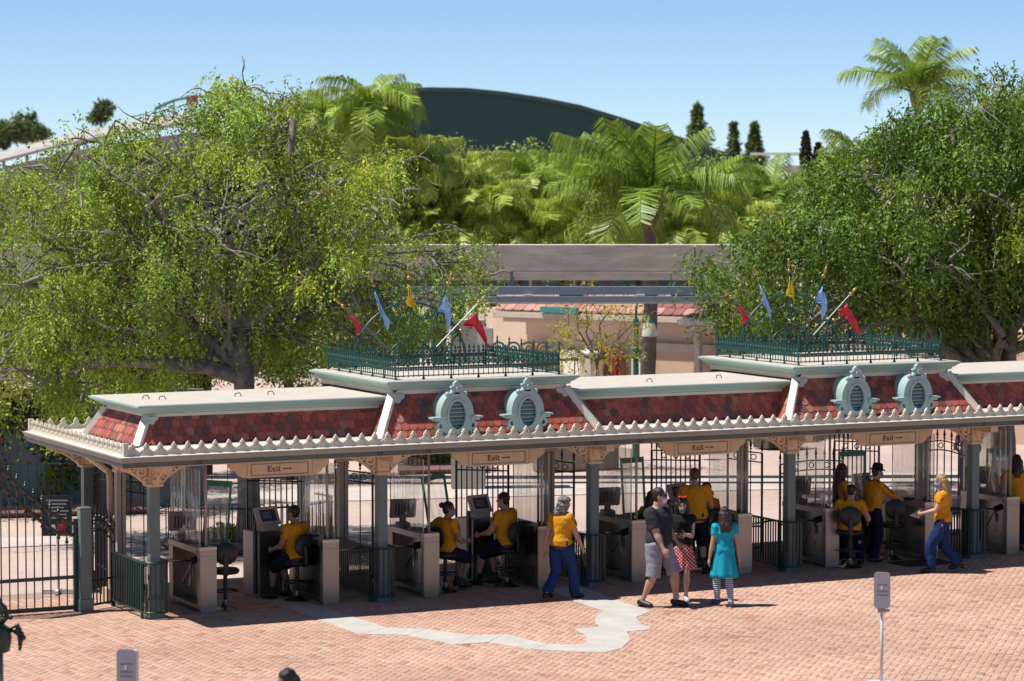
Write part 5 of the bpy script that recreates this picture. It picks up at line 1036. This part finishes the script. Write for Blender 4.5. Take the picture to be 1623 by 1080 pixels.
YG = ('yellowgreen', (.38, .48, .12)); MG = ('midgreen', (.28, .40, .09)); GG = ('green', (.20, .31, .07))
PL = [('tall drooping palm rising above the left end of the green hall roof', 592, 190, 82, .98, MG, 1.3), ('wispy palm in front of the left part of the green hall', 512, 195, 92, .85, MG, 1.3), ('palm with yellowish fronds left of the hall front', 655, 250, 80, .95, YG, 1.2), ('palm in front of the hall just left of centre', 730, 268, 84, .85, YG, 1.2),
      ('leaning palm low behind the crown of the left tree', 560, 300, 78, .9, YG, 1.2), ('low palm right above the beam, left of centre', 690, 335, 74, .9, MG, 1.1), ('palm with hanging fronds below the hall peak', 775, 300, 80, .85, YG, 1.2), ('palm below the middle of the hall front', 845, 262, 86, .85, MG, 1.1), ('palm right of the middle of the hall', 915, 262, 88, .85, MG, 1.0),
      ('large palm with stout trunk in front of the beam, crown right of the hall', 1030, 288, 72, 1.18, GG, .8), ('low wide palm with long pale fronds above the beam', 850, 352, 71, 1.0, MG, 1.0), ('palm right of the big stout palm', 1120, 292, 84, 1.0, MG, .9), ('low palm above the right part of the beam', 1168, 338, 76, .95, YG, .9), ('palm beside the dark cypresses', 1225, 290, 90, .9, GG, .9), ('feathery palm left of the big stout palm', 965, 268, 82, 1.0, MG, 1.0),
      ('tall palm above the right tree against the sky', 1456, 112, 78, 1.15, GG, .7), ('palm half hidden behind the left side of the right tree', 1360, 222, 82, 1.0, GG, .8), ('palm seen in the gap left of the green hall', 455, 250, 90, .9, MG, 1.1), ('low palm with yellow fronds in the middle above the beam', 925, 345, 74, .85, YG, 1.0), ('low palm between the left tree and the beam', 610, 345, 76, .85, MG, 1.1), ('low palm just above the beam left of the stout palm', 760, 350, 73, .8, YG, 1.0), ('low palm above the beam near its right end', 1085, 345, 75, .9, MG, 1.0)]
for i, (lb, x, y, d, s_, lc, dr) in enumerate(PL): palm(lb, x, y+{0: -5, 1: 0, 9: 52, 15: 44, 16: 45}.get(i, 32), d if i in (9, 15, 16) else max(d, 83), s_*(.86 if i == 15 else .7 if i == 16 else 1.1 if i == 9 else .92), lc, 26 if i in (0, 1, 2, 3, 6, 7) else 22 if i != 15 else 16, trunk_r=.20 if i == 9 else .13, seed=i+1, droop=dr*(2.2 if i in (0, 1, 2, 3) else 1.8 if i != 15 else 1.3), ll=.92, weep=1.55 if i in (0, 1, 2, 3, 6, 7) else 1.25 if i not in (9, 15) else 1.0 if i == 9 else .8)
# background round trees, cypresses, conifers
def mass_tree(name, label, px, py, d, w, h, leafc, n, leaf, group, shape='round', seed=0, cat='tree'):
    c = at(px, py, d); t = thing(name, label, cat, (c.x, c.y, 0), 0, group); rs = np.random.default_rng(seed); zc = c.z
    MB().tube([(0, 0, 0), (.05, 0, zc*.5), (0, 0, zc)], [.16, .13, .08], 8).build('trunk', BARKD, t, smooth=1)
    if shape == 'round':
        nc = 26; cc = rs.normal(0, 1, (nc, 3)); cc /= np.linalg.norm(cc, axis=1, keepdims=True); cc *= rs.uniform(.35, .85, (nc, 1)); idx = rs.integers(0, nc, n); P = cc[idx]+rs.normal(0, .13, (n, 3)); P /= np.maximum(1, np.linalg.norm(P, axis=1, keepdims=True)/.98); P *= np.array([w, w, h])/2; sh_ = rs.uniform(.7, 1.3, nc)[idx]
    elif shape == 'cone':
        f_ = rs.uniform(0, 1, n)**.75; tier = (f_*9 % 1); rad = (1-f_)*(.45+.55*(1-tier))*w/2*np.sqrt(rs.uniform(.1, 1, n)); a = rs.uniform(0, 2*math.pi, n); P = np.stack([rad*np.cos(a), rad*np.sin(a), (f_-.5)*h-rad*.15], 1); sh_ = rs.uniform(.6, 1.3, n)
    else:
        f_ = rs.uniform(0, 1, n); rad = w/2*np.sqrt(np.clip(np.sin(math.pi*(f_*.93+.05)), 0, 1))*rs.uniform(.75, 1.0, n); a = rs.uniform(0, 2*math.pi, n); P = np.stack([rad*np.cos(a), rad*np.sin(a), (f_-.5)*h], 1); sh_ = rs.uniform(.6, 1.3, n)
    D_ = rs.normal(0, 1, (n, 3)); D_[:, 2] += (.9 if shape == 'column' else -.2); P[:, 2] += zc
    leaf_cloud('crown', P, D_, leaf, leaf_mat('leaf_'+leafc[0], leafc[1], .35), t, np.clip(np.stack([sh_]*3, 1)*rs.uniform(.8, 1.2, (n, 1)), .2, 2), .5)
BT = 'trees behind the palms'; OL = ('bgolive', (.29, .37, .09)); DK = ('bgdark', (.12, .17, .075))
for i, (x, y, d, w, h, lc, lb) in enumerate([(820, 322, 100, 5.0, 4.6, OL, 'round olive tree below the hall peak'), (700, 322, 96, 4.6, 4.8, OL, 'round tree below the left part of the hall'), (940, 318, 104, 4.8, 4.6, OL, 'round tree below the right end of the hall roof'), (1090, 310, 100, 5, 4.2, OL, 'round tree behind the stout palm crown'), (1200, 330, 98, 5, 3.6, OL, 'round tree left of the cypresses'), (560, 330, 95, 5, 4.6, OL, 'round tree behind the left tree crown'), (640, 360, 92, 4, 3.8, OL, 'low round tree behind the beam on the left'), (1010, 370, 94, 5, 3.4, OL, 'low round tree behind the stout palm trunk'), (1150, 385, 92, 5, 3, OL, 'low round tree above the right of the beam'), (780, 385, 90, 5, 3.0, OL, 'low round tree just above the beam in the middle'), (890, 380, 93, 4.5, 3.2, OL, 'low round tree above the middle of the beam'), (440, 360, 92, 6, 5, OL, 'round tree showing through the left crown'), (1300, 350, 88, 4, 4, OL, 'round tree behind the right tree')]):
    mass_tree('background_tree', lb, x, y, d, w, h, lc, 8500, .12, BT, 'round', i)
SHB = ('shrub', (.13, .20, .04))
for i, (x, y, d_, w_, h_, lb) in enumerate([(215, 565, 60, 3.4, 2.6, 'leafy shrub behind the low limbs left of the big trunk'), (325, 560, 63, 2.6, 2.4, 'leafy shrub just left of the big trunk on the rear plaza'), (455, 555, 62, 3.0, 2.6, 'leafy shrub right of the big trunk on the rear plaza'), (545, 540, 66, 2.6, 2.6, 'leafy shrub behind the left roof railing')]): mass_tree('shrub', lb, x, y, d_, w_, h_, SHB, 7000, .09, 'shrubs on the rear plaza', 'round', 70+i, 'shrub')
mass_tree('conifer', 'taller open dark conifer right of the stout palm', 1105, 226, 190, 4.4, 4.8, DK, 2600, .34, 'conifers on the skyline', 'cone', 31); mass_tree('conifer', 'thin middle conifer on the right skyline', 1163, 240, 190, 2.4, 3.6, DK, 1000, .34, 'conifers on the skyline', 'cone', 32); mass_tree('conifer', 'dense pointed conifer on the right skyline', 1196, 242, 190, 2.9, 3.6, DK, 4200, .3, 'conifers on the skyline', 'cone', 33)
CY = ('cypress', (.05, .042, .022)); mass_tree('cypress', 'left narrow dark cypress beside the right tree', 1277, 258, 95, .36, 2.0, CY, 3600, .08, 'narrow cypresses', 'column', 41); mass_tree('cypress', 'right narrow dark cypress beside the right tree', 1297, 272, 95, .38, 1.8, CY, 3600, .08, 'narrow cypresses', 'column', 42)
mass_tree('background_tree', 'dark pine clump on the left skyline', 42, 205, 190, 3.4, 2.6, DK, 4200, .28, BT, 'round', 51); mass_tree('background_tree', 'small dark tree top at the left edge of the skyline', 5, 215, 190, 1.8, 2, DK, 1500, .28, BT, 'round', 52); mass_tree('background_tree', 'small dark tree top above the sloping roof', 160, 180, 190, 2, 1.8, DK, 2200, .28, BT, 'round', 53)

# ================================================================ background structures
HG = mat('hall_green', (.022, .085, .078), .7, var=.12, vs=.12)
hall = thing('domed_hall', 'dark green hall with long curved roof on the skyline', 'building', at(720, 400, 150)*1.0); hz = hall.location.z; hall.location.z = 0; hall.rotation_euler = (0, 0, -YAW)
def hx_(px, py): p = at(px, py, 150); return ((p-Vector((hall.location.x, hall.location.y, 0))).dot(RT), p.z)
top_px = [(300, 252), (380, 216), (440, 190), (500, 168), (560, 153), (620, 144), (680, 140), (740, 141), (800, 147), (860, 156), (920, 168), (980, 186), (1040, 206), (1100, 226), (1160, 246)]
out = [hx_(*q) for q in top_px]; poly = [(out[0][0], 0)]+out+[(out[-1][0], 0)]
MB().prism(poly, (0, 9, 0), (1, 0, 0), (0, 0, 1), 18).build('wall', HG, hall)
for a, b in zip(out, out[1:]):
    MB().add([(a[0], -.35, a[1]-.18), (b[0], -.35, b[1]-.18), (b[0], -.35, b[1]+.03), (a[0], -.35, a[1]+.03), (a[0], 18, a[1]-.18), (b[0], 18, b[1]-.18), (b[0], 18, b[1]+.05), (a[0], 18, a[1]+.05)], [(0, 1, 2, 3), (4, 7, 6, 5), (3, 2, 6, 7), (0, 4, 5, 1), (0, 3, 7, 4), (1, 5, 6, 2)]).build('roof_panel', mat('hall_rim', (.035, .085, .075), .6), hall)
for q in range(14):
    x = lerp(out[1][0], out[-2][0], q/13); MB().box((x, -.03, 3.0), (.06, .06, 6.0)).build('wall_rib', HG, hall)
# grey sloping roof at left
gr = thing('grey_roof_hall', 'long low hall with pale sloping roof behind the left tree', 'building', (hall.location.x, hall.location.y, 0), -YAW)
tp2 = [(-260, 300), (-120, 262), (0, 234), (100, 208), (200, 188), (300, 172), (400, 166), (500, 166)]; o2 = [hx_(*q) for q in tp2]; b2 = [(x, z-1.0-.4*i/7) for i, (x, z) in enumerate(o2)]
MB().prism([(b2[0][0], 0)]+b2+[(b2[-1][0], 0)], (0, 1.0, 0), (1, 0, 0), (0, 0, 1), 4).build('wall', mat('pale_grey_wall', (.42, .44, .46), .8, var=.15, vs=.8), gr)
MB().add([(x, -2.2, z-.75) for x, z in o2]+[(x, 5, z) for x, z in o2], [(i, i+1, len(o2)+i+1, len(o2)+i) for i in range(len(o2)-1)]).build('roof', mat('pale_grey_roof', (.50, .47, .43), .75, var=.2, vs=.7), gr)
o_ = bpy.data.objects['roof']; md = o_.modifiers.new('thickness', 'SOLIDIFY'); md.thickness = .15
st = thing('steel_arch', 'thin green steel arch with red panel on the roof behind the left tree', 'structure', (hall.location.x, hall.location.y, 0), -YAW); arc = [hx_(*q) for q in ((240, 172), (270, 158), (300, 152), (330, 153), (355, 160))]
MB().tube([(x, 2, z) for x, z in arc], .09, 6).build('arch', mat('arch_green', (.03, .20, .18), .5), st, smooth=1); x, z = hx_(300, 158); MB().box((x, 2, z), (.6, .2, .5)).build('red_panel', mat('panel_red', (.35, .05, .08), .6), st)
for q in arc: MB().tube([(q[0], 2, q[1]), (q[0], 2.0, q[1]-1.2)], .04, 5).build('strut', mat('arch_green', (.03, .20, .18), .5), st)
# pale flat roof far right
c = at(1250, 252, 130); pr = thing('far_building', 'pale building top between the conifers and cypresses', 'building', (c.x, c.y, 0), -YAW-R(40)); MB().box((0, 2, c.z/2-.3), (3.6, 4, c.z)).build('wall', mat('far_beige', (.85, .82, .66), .8), pr); MB().box((0, 1.9, c.z+.22), (3.8, 4.4, .12)).build('roof', mat('far_green', (.42, .5, .4), .7), pr)
# monorail beam on piers
BC = mat('beam_concrete', (.80, .67, .56), .9, var=.22, vs=1.2, bump=.2, bs=10, streak=(1, 1, 5))
pA, pB = at(-400, 388, 62), at(2100, 386, 62); mid = (pA+pB)/2; L = (pB-pA).to_2d().length; zt = at(900, 388, 62).z; ab = math.atan2(pB.y-pA.y, pB.x-pA.x)
mb_ = thing('monorail_beam', 'long grey concrete monorail beam crossing behind the pavilion', 'beam', (mid.x, mid.y, 0), ab)
n_seg = 5
for q in range(n_seg):
    x = -L/2+L*(q+.5)/n_seg; MB().prism([(-.32, 0), (.32, 0), (.32, -.54), (.31, -.55), (.31, -.565), (.32, -.575), (.32, -.75), (-.32, -.75), (-.32, -.575), (-.31, -.565), (-.31, -.55), (-.32, -.54)], (x, 0, zt), (0, 1, 0), (0, 0, 1), L/n_seg-.025).build('beam_span', BC, mb_)
for x in (-L/2+1, -9.5, 9.8, L/2-1): MB().tube([(x, 0, 0), (x, 0, zt-.74)], [.42, .34], 14).build('pier', BC, mb_, smooth=40)
SR = mat('bluegrey_steel', (.30, .35, .42), .45, var=.1, vs=2)
d2 = 61.0; zr = at(900, 454, d2).z; c0 = at(811, 454, d2); sr = thing('steel_guideway', 'blue-grey steel guideway with white fittings below the concrete beam', 'guideway', (c0.x, c0.y, 0), -YAW)
MB().box((0, 0, zr-.09), (34, .20, .17)).build('upper_rail', SR, sr); MB().box((0, -.1, zr-.27), (34, .24, .13)).build('lower_rail', SR, sr); MB().box((0, -.12, zr-.345), (34, .30, .02)).build('bottom_flange', mat('flange', (.5, .42, .4), .5), sr)
for q in range(15): MB().box((-16.5+2.35*q+.4, -.1, zr-.195), (.18, .22, .05)).build('fitting', WHITEP, sr); MB().box((-16.5+2.35*q+1.3, .0, zr-.19), (.5, .1, .06)).build('spacer', SR, sr)
for q in range(9): MB().box((-16+4*q, .25, zr+.12), (.06, .06, .42)).build('hanger', mat('hanger_grey', (.2, .21, .22), .5), sr)
for x in (-15, 15.5): MB().box((x, .1, zr/2-.2), (.25, .25, zr-.3)).build('leg', SR, sr)
# support column left of the bare tree
c = at(742, 560, 60); pc2 = thing('beam_column', 'pale grey column with scroll ornament under the guideway', 'column', (c.x, c.y, 0), -YAW); MB().box((0, .3, 1.75), (.72, .5, 3.5)).build('shaft', mat('column_grey', (.48, .47, .44), .8, var=.1), pc2, bevel=.02); MB().box((.36, .1, 3.1), (.32, .3, .5)).build('fixture_box', WHITEP, pc2, bevel=.02)
# green scrollwork frieze on the station's front fence
sf = thing('scroll_fence', 'pale green iron scrollwork between the column and the station', 'fence', at(800, 560, 66), -YAW)
for q in range(9):
    x = -1.5+.34*q; MB().ring((x, 0, .1), (1, 0, 0), (0, 0, 1), .17, .12, .05, 16).ring((x, 0, .1), (1, 0, 0), (0, 0, 1), .08, .04, .05, 12).build('scroll', mat('scroll_green', (.16, .30, .26) if q < 6 else (.16, .22, .2), .5), sf)
MB().box((0, 0, -.15), (3.4, .06, .06)).build('rail', mat('scroll_rail', (.05, .16, .13), .5), sf)
for q in range(12): MB().box((-1.6+.29*q, 0, (-.15-sf.location.z)/2), (.03, .03, sf.location.z-.15)).build('bar', IRON, sf)
# beige station building
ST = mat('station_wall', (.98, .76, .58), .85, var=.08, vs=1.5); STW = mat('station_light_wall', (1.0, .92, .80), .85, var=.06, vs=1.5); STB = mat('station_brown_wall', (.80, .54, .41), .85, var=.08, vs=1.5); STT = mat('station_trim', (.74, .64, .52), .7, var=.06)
c = at(960, 560, 76); sb_ = thing('station_building', 'low beige station with pink tiled roof and poster cases behind the beam', 'building', (c.x, c.y, 0), -YAW-R(32))
def stx(px, py, d=76): p = at(px, py, d); return (p-Vector((c.x, c.y, 0))).dot(RT)*1.13, p.z
def sbox(name, x0, x1, y0, y1, m, front, depth, bev=0):
    a, zt_ = stx(x0, y0); b_, zb_ = stx(x1, y1); return MB().box(((a+b_)/2, front+depth/2, (zt_+zb_)/2), (b_-a, depth, zt_-zb_)).build(name, m, sb_, bevel=bev)
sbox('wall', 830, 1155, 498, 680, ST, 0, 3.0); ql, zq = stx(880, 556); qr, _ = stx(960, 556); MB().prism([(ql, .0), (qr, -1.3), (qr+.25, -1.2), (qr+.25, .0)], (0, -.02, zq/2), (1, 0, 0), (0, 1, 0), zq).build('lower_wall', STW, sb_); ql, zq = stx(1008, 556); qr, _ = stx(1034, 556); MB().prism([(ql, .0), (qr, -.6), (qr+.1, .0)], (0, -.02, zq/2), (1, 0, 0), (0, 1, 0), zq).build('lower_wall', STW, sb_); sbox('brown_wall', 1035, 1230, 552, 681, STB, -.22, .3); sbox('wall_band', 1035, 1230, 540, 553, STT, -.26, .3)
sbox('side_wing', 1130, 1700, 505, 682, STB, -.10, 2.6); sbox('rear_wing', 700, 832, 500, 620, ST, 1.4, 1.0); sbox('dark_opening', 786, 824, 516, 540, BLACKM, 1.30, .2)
sbox('cornice_band', 790, 1180, 497, 507, STT, -.55, 3.2, .02); sbox('lower_cornice', 800, 1170, 508, 514, STT, -.30, 2.9, .01); sbox('porch_cornice', 1098, 1165, 500, 508, WHITEP, -.85, 3.0, .02); sbox('porch_band', 1110, 1158, 509, 520, STT, -.7, 2.8, .02); sbox('porch_column', 1122, 1130, 520, 682, STT, -.75, .2)
for x in (936, 1012): sbox('pilaster', x, x+10, 545, 682, WHITEP, -.35, .3)
PT = [mat('pink_tile', (.52, .25, .20), .8, var=.2, vs=4), mat('pink_tile_light', (.58, .32, .26), .8, var=.2, vs=4), mat('pink_tile_dark', (.33, .12, .11), .8, var=.2, vs=4)]
a0, z0_ = stx(790, 497); a1, _ = stx(1160, 497); rows_ = 3; tmes = []
tm = MB().prism([(-.14, .32), (-.14, .04), (-.07, 0), (.07, 0), (.14, .04), (.14, .32)], (0, 0, 0), (1, 0, 0), (0, 1, 0), .03)
for k_ in range(3): me = tm.mesh('roof_tile'); me.materials.append(PT[k_]); tmes.append(me)
MB().add([(a0, -.45, z0_+.03), (a1, -.45, z0_+.03), (a1, .42, z0_+.56), (a0, .42, z0_+.56), (a0, .42, z0_), (a1, .42, z0_)], [(0, 1, 2, 3), (0, 3, 4), (1, 5, 2), (3, 2, 5, 4)]).build('roof_slope', PT[2], sb_)
random.seed(4)
for r_ in range(rows_):
    nn_ = int((a1-a0)/.30)
    for q in range(nn_):
        put('roof_tile', random.choice(tmes[:2] if q < nn_*.62 else tmes[1:]+[tmes[2]]*3), None, sb_, (a0+.15+.30*q+(.15 if r_ % 2 else 0), -.47+.26*r_, z0_+.04+.161*r_), (R(31.7)-.03, 0, 0))
for (x0, x1) in ((846, 876), (965, 992)):
    sbox('case_surround', x0-8, x1+6, 556, 681, mat('rose_panel', (.36, .16, .15), .7, var=.1), -.42, .2); sbox('poster_frame', x0, x1, 560, 603, mat('case_red', (.48, .03, .03), .5), -.52, .12)
    o = sbox('poster', x0+4, x1-4, 565, 599, mat('poster_print', (.05, .10, .16), .4, var=.9, vs=5, c2=(.45, .16, .12)), -.545, .04); sbox('arched_top', x0-1, x1+1, 548, 558, mat('orange_top', (.62, .25, .07), .6), -.55, .2, .04)
sbox('teal_sign', 872, 932, 487, 496, mat('teal_sign', (.05, .32, .30), .6), -.62, .1)
# lamp post
c2_ = at(1008, 560, 66); lm_ = thing('street_lamp', 'green street lamp with hanging white shade before the station', 'street lamp', (c2_.x, c2_.y, 0), -YAW); LG = mat('lamp_green', (.012, .16, .10), .4, var=.1); zt_ = at(1008, 512, 66).z; zh = at(1008, 476, 66).z
MB().tube([(0, 0, 0), (0, 0, zt_)], [.085, .06], 10).lathe([(.1, -.12), (.13, 0), (.1, .12)], (0, 0, at(1008, 560, 66).z), 10).lathe([(.06, -.1), (.09, 0), (.06, .1)], (0, 0, zt_), 10).build('pole', LG, lm_, smooth=40); MB().tube([(0, 0, zt_)]+[(.15-.15*math.cos(math.pi*q/8), 0, lerp(zt_, zh-.12, .75)+(.28)*math.sin(math.pi*q/8)) for q in range(9)]+[(.30, 0, zt_+.12)], .03, 6).build('crook', LG, lm_, smooth=1)
MB().lathe([(.03, .16), (.10, .04), (.12, 0)], (.30, 0, zt_), 12).build('lamp_cap', LG, lm_, smooth=40); MB().lathe([(.12, 0), (.19, -.22), (.19, -.30), (.05, -.31)], (.30, 0, zt_), 14).build('lamp_shade', WHITEP, lm_, smooth=40)
# thin green posts behind the left roof
for px_, lb in ((275, 'left'), (300, 'middle'), (462, 'right')):
    b_ = gp(px_, 700); o = MB().tube([(0, 0, 0), (0, 0, 1.5)], .05, 8).lathe([(.08, 0), (.06, .15), (.05, .2)], n=8).build('bollard_post', LG, loc=b_, smooth=40); tag(o, lb+' thin green post on the rear plaza seen over the left roof', 'post', 'green posts on the rear plaza')
# planter round the trunk, hedges and railings
def railing(label, pts, h, pitch_, m=IRON, curb=None):
    t = thing('planter_railing', label, 'railing', (pts[0].x, pts[0].y, 0), 0, 'iron railings round the planters'); o0 = Vector((pts[0].x, pts[0].y, 0)); P = [Vector((p.x, p.y, 0))-o0 for p in pts]
    for z in (h, .12): MB().tube([p+Vector((0, 0, z)) for p in P], .018, 6).build('rail', m, t)
    for a, b in zip(P, P[1:]):
        L_ = (b-a).length; n = int(L_/pitch_)
        for q in range(n): p = a.lerp(b, q/n); put('gate_bar', TPK, None, t, (p.x, p.y, .05), None, (1, 1, h))
    if curb: MB().tube([p+Vector((0, 0, .08)) for p in P], .12, 4).build('curb', curb, t)
CURB = mat('rose_curb', (.30, .17, .16), .85, var=.15)
arcp = [gp(395, 862)+Vector((1.5*math.cos(w), 1.3*math.sin(w), 0)) for w in [math.pi*(.95+1.15*q/12) for q in range(13)]]
railing('green railing round the planter at the big left trunk', arcp, .78, .105, IRON, CURB)
def hedge(label, a, b, w, h, leafc, n, leaf, name='hedge', cat='hedge', z0=0):
    t = thing(name, label, cat, (a.x, a.y, 0)); d = (b-a); L_ = d.length; dn = d.normalized(); sd = Vector((-dn.y, dn.x, 0)); P = np.zeros((n, 3)); u_ = rng.uniform(0, 1, n); v_ = rng.uniform(-.5, .5, n); z_ = z0+(h-z0)*np.sqrt(rng.uniform(0, 1, n))*(1+.18*np.sin(u_*L_*3)+.1*np.sin(u_*L_*7.3))
    P[:, 0] = d.x*u_+sd.x*v_*w; P[:, 1] = d.y*u_+sd.y*v_*w; P[:, 2] = z_; D_ = rng.normal(0, 1, (n, 3)); D_[:, 2] += .8
    leaf_cloud('foliage', P, D_, leaf, leaf_mat('leaf_'+leafc[0], leafc[1], .4), t, np.clip(rng.uniform(.6, 1.4, (n, 1))*np.ones((1, 3)), .2, 2), .5)
    MB().box((d.x/2, d.y/2, (h*.45)/2+.02), (L_*.96, w*.5, h*.45), (0, 0, math.atan2(d.y, d.x))).build('stems', BARKD, t)
HG1 = ('hedgelime', (.32, .37, .04)); HG2 = ('hedgegreen', (.13, .21, .03)); FLW = ('flowers', (.55, .40, .03))
hedge('bright lime hedge behind the left gate', gp(60, 800), gp(240, 792), 1.0, .62, HG1, 5200, .08)
hedge('flower bed of green and yellow leaves round the big left trunk', gp(335, 868), gp(470, 864), 1.0, .28, HG1, 3200, .07, 'flower_bed', 'flower bed')
hedge('dark hedge behind the second bay', gp(640, 745), gp(765, 742), 1.2, .75, HG2, 4500, .10); railing('dark railing in front of the hedge behind the second bay', [gp(632, 751), gp(772, 748)], .72, .13, IRON, CURB)
hedge('green hedge above the planter wall right of the second bay', gp(850, 728), gp(945, 722), 1.2, .95, HG2, 4000, .10); hedge('bright hedge end behind the fourth front post', gp(1205, 712), gp(1250, 708), 1.0, .7, HG1, 2200, .1)
pa, pb = gp(850, 748), gp(975, 742); pw_ = MB().box((0, 0, .26), ((pb-pa).length, .4, .52)).build('planter_wall', mat('planter_stone', (.40, .33, .28), .85, var=.12), loc=(pa+pb)/2, rot=(0, 0, math.atan2((pb-pa).y, (pb-pa).x)), bevel=.02); tag(pw_, 'low stone planter wall behind the second rear post', 'wall')
railing('green railing along the hedge at the left behind the sweeping gate', [gp(-80, 822), gp(250, 812)], 1.0, .16, IRON, CURB)
# vine covered wall at the far left
va, vb = at(-60, 700, 57), at(118, 700, 57); va.z = vb.z = 0
vw = thing('vine_wall', 'bluish wall overgrown with dark vines and red flowers at the left edge', 'wall', va, math.atan2((vb-va).y, (vb-va).x)); Lv = (vb-va).length
MB().box((Lv/2+1.2, .3, 1.15), (Lv+2.6, .25, 2.3)).build('wall', mat('blue_grey_wall', (.20, .27, .30), .85, var=.2, vs=1.5), vw)
n = 9000; P = np.stack([rng.uniform(-.2, Lv+1.0, n), rng.normal(.0, .12, n), 2.6*np.sqrt(rng.uniform(0, 1, n))], 1); keep = (np.sin(P[:, 0]*4)+np.sin(P[:, 2]*3+P[:, 0]*2)+rng.normal(0, .6, n)) > -.3; P = P[keep]; D_ = rng.normal(0, 1, (len(P), 3)); D_[:, 2] -= .5
leaf_cloud('vine_leaves', P, D_, .09, leaf_mat('leaf_vine', (.05, .085, .025), .3), vw, np.clip(rng.uniform(.5, 1.5, (len(P), 1))*np.ones((1, 3)), .2, 2), .5)
P = np.stack([rng.uniform(0, Lv+.4, 60), rng.normal(-.2, .05, 60), rng.uniform(.8, 2.4, 60)], 1); leaf_cloud('flowers', P, rng.normal(0, 1, (60, 3)), .10, leaf_mat('leaf_redflower', (.6, .04, .05), .3), vw, np.ones((60, 3)), .8)
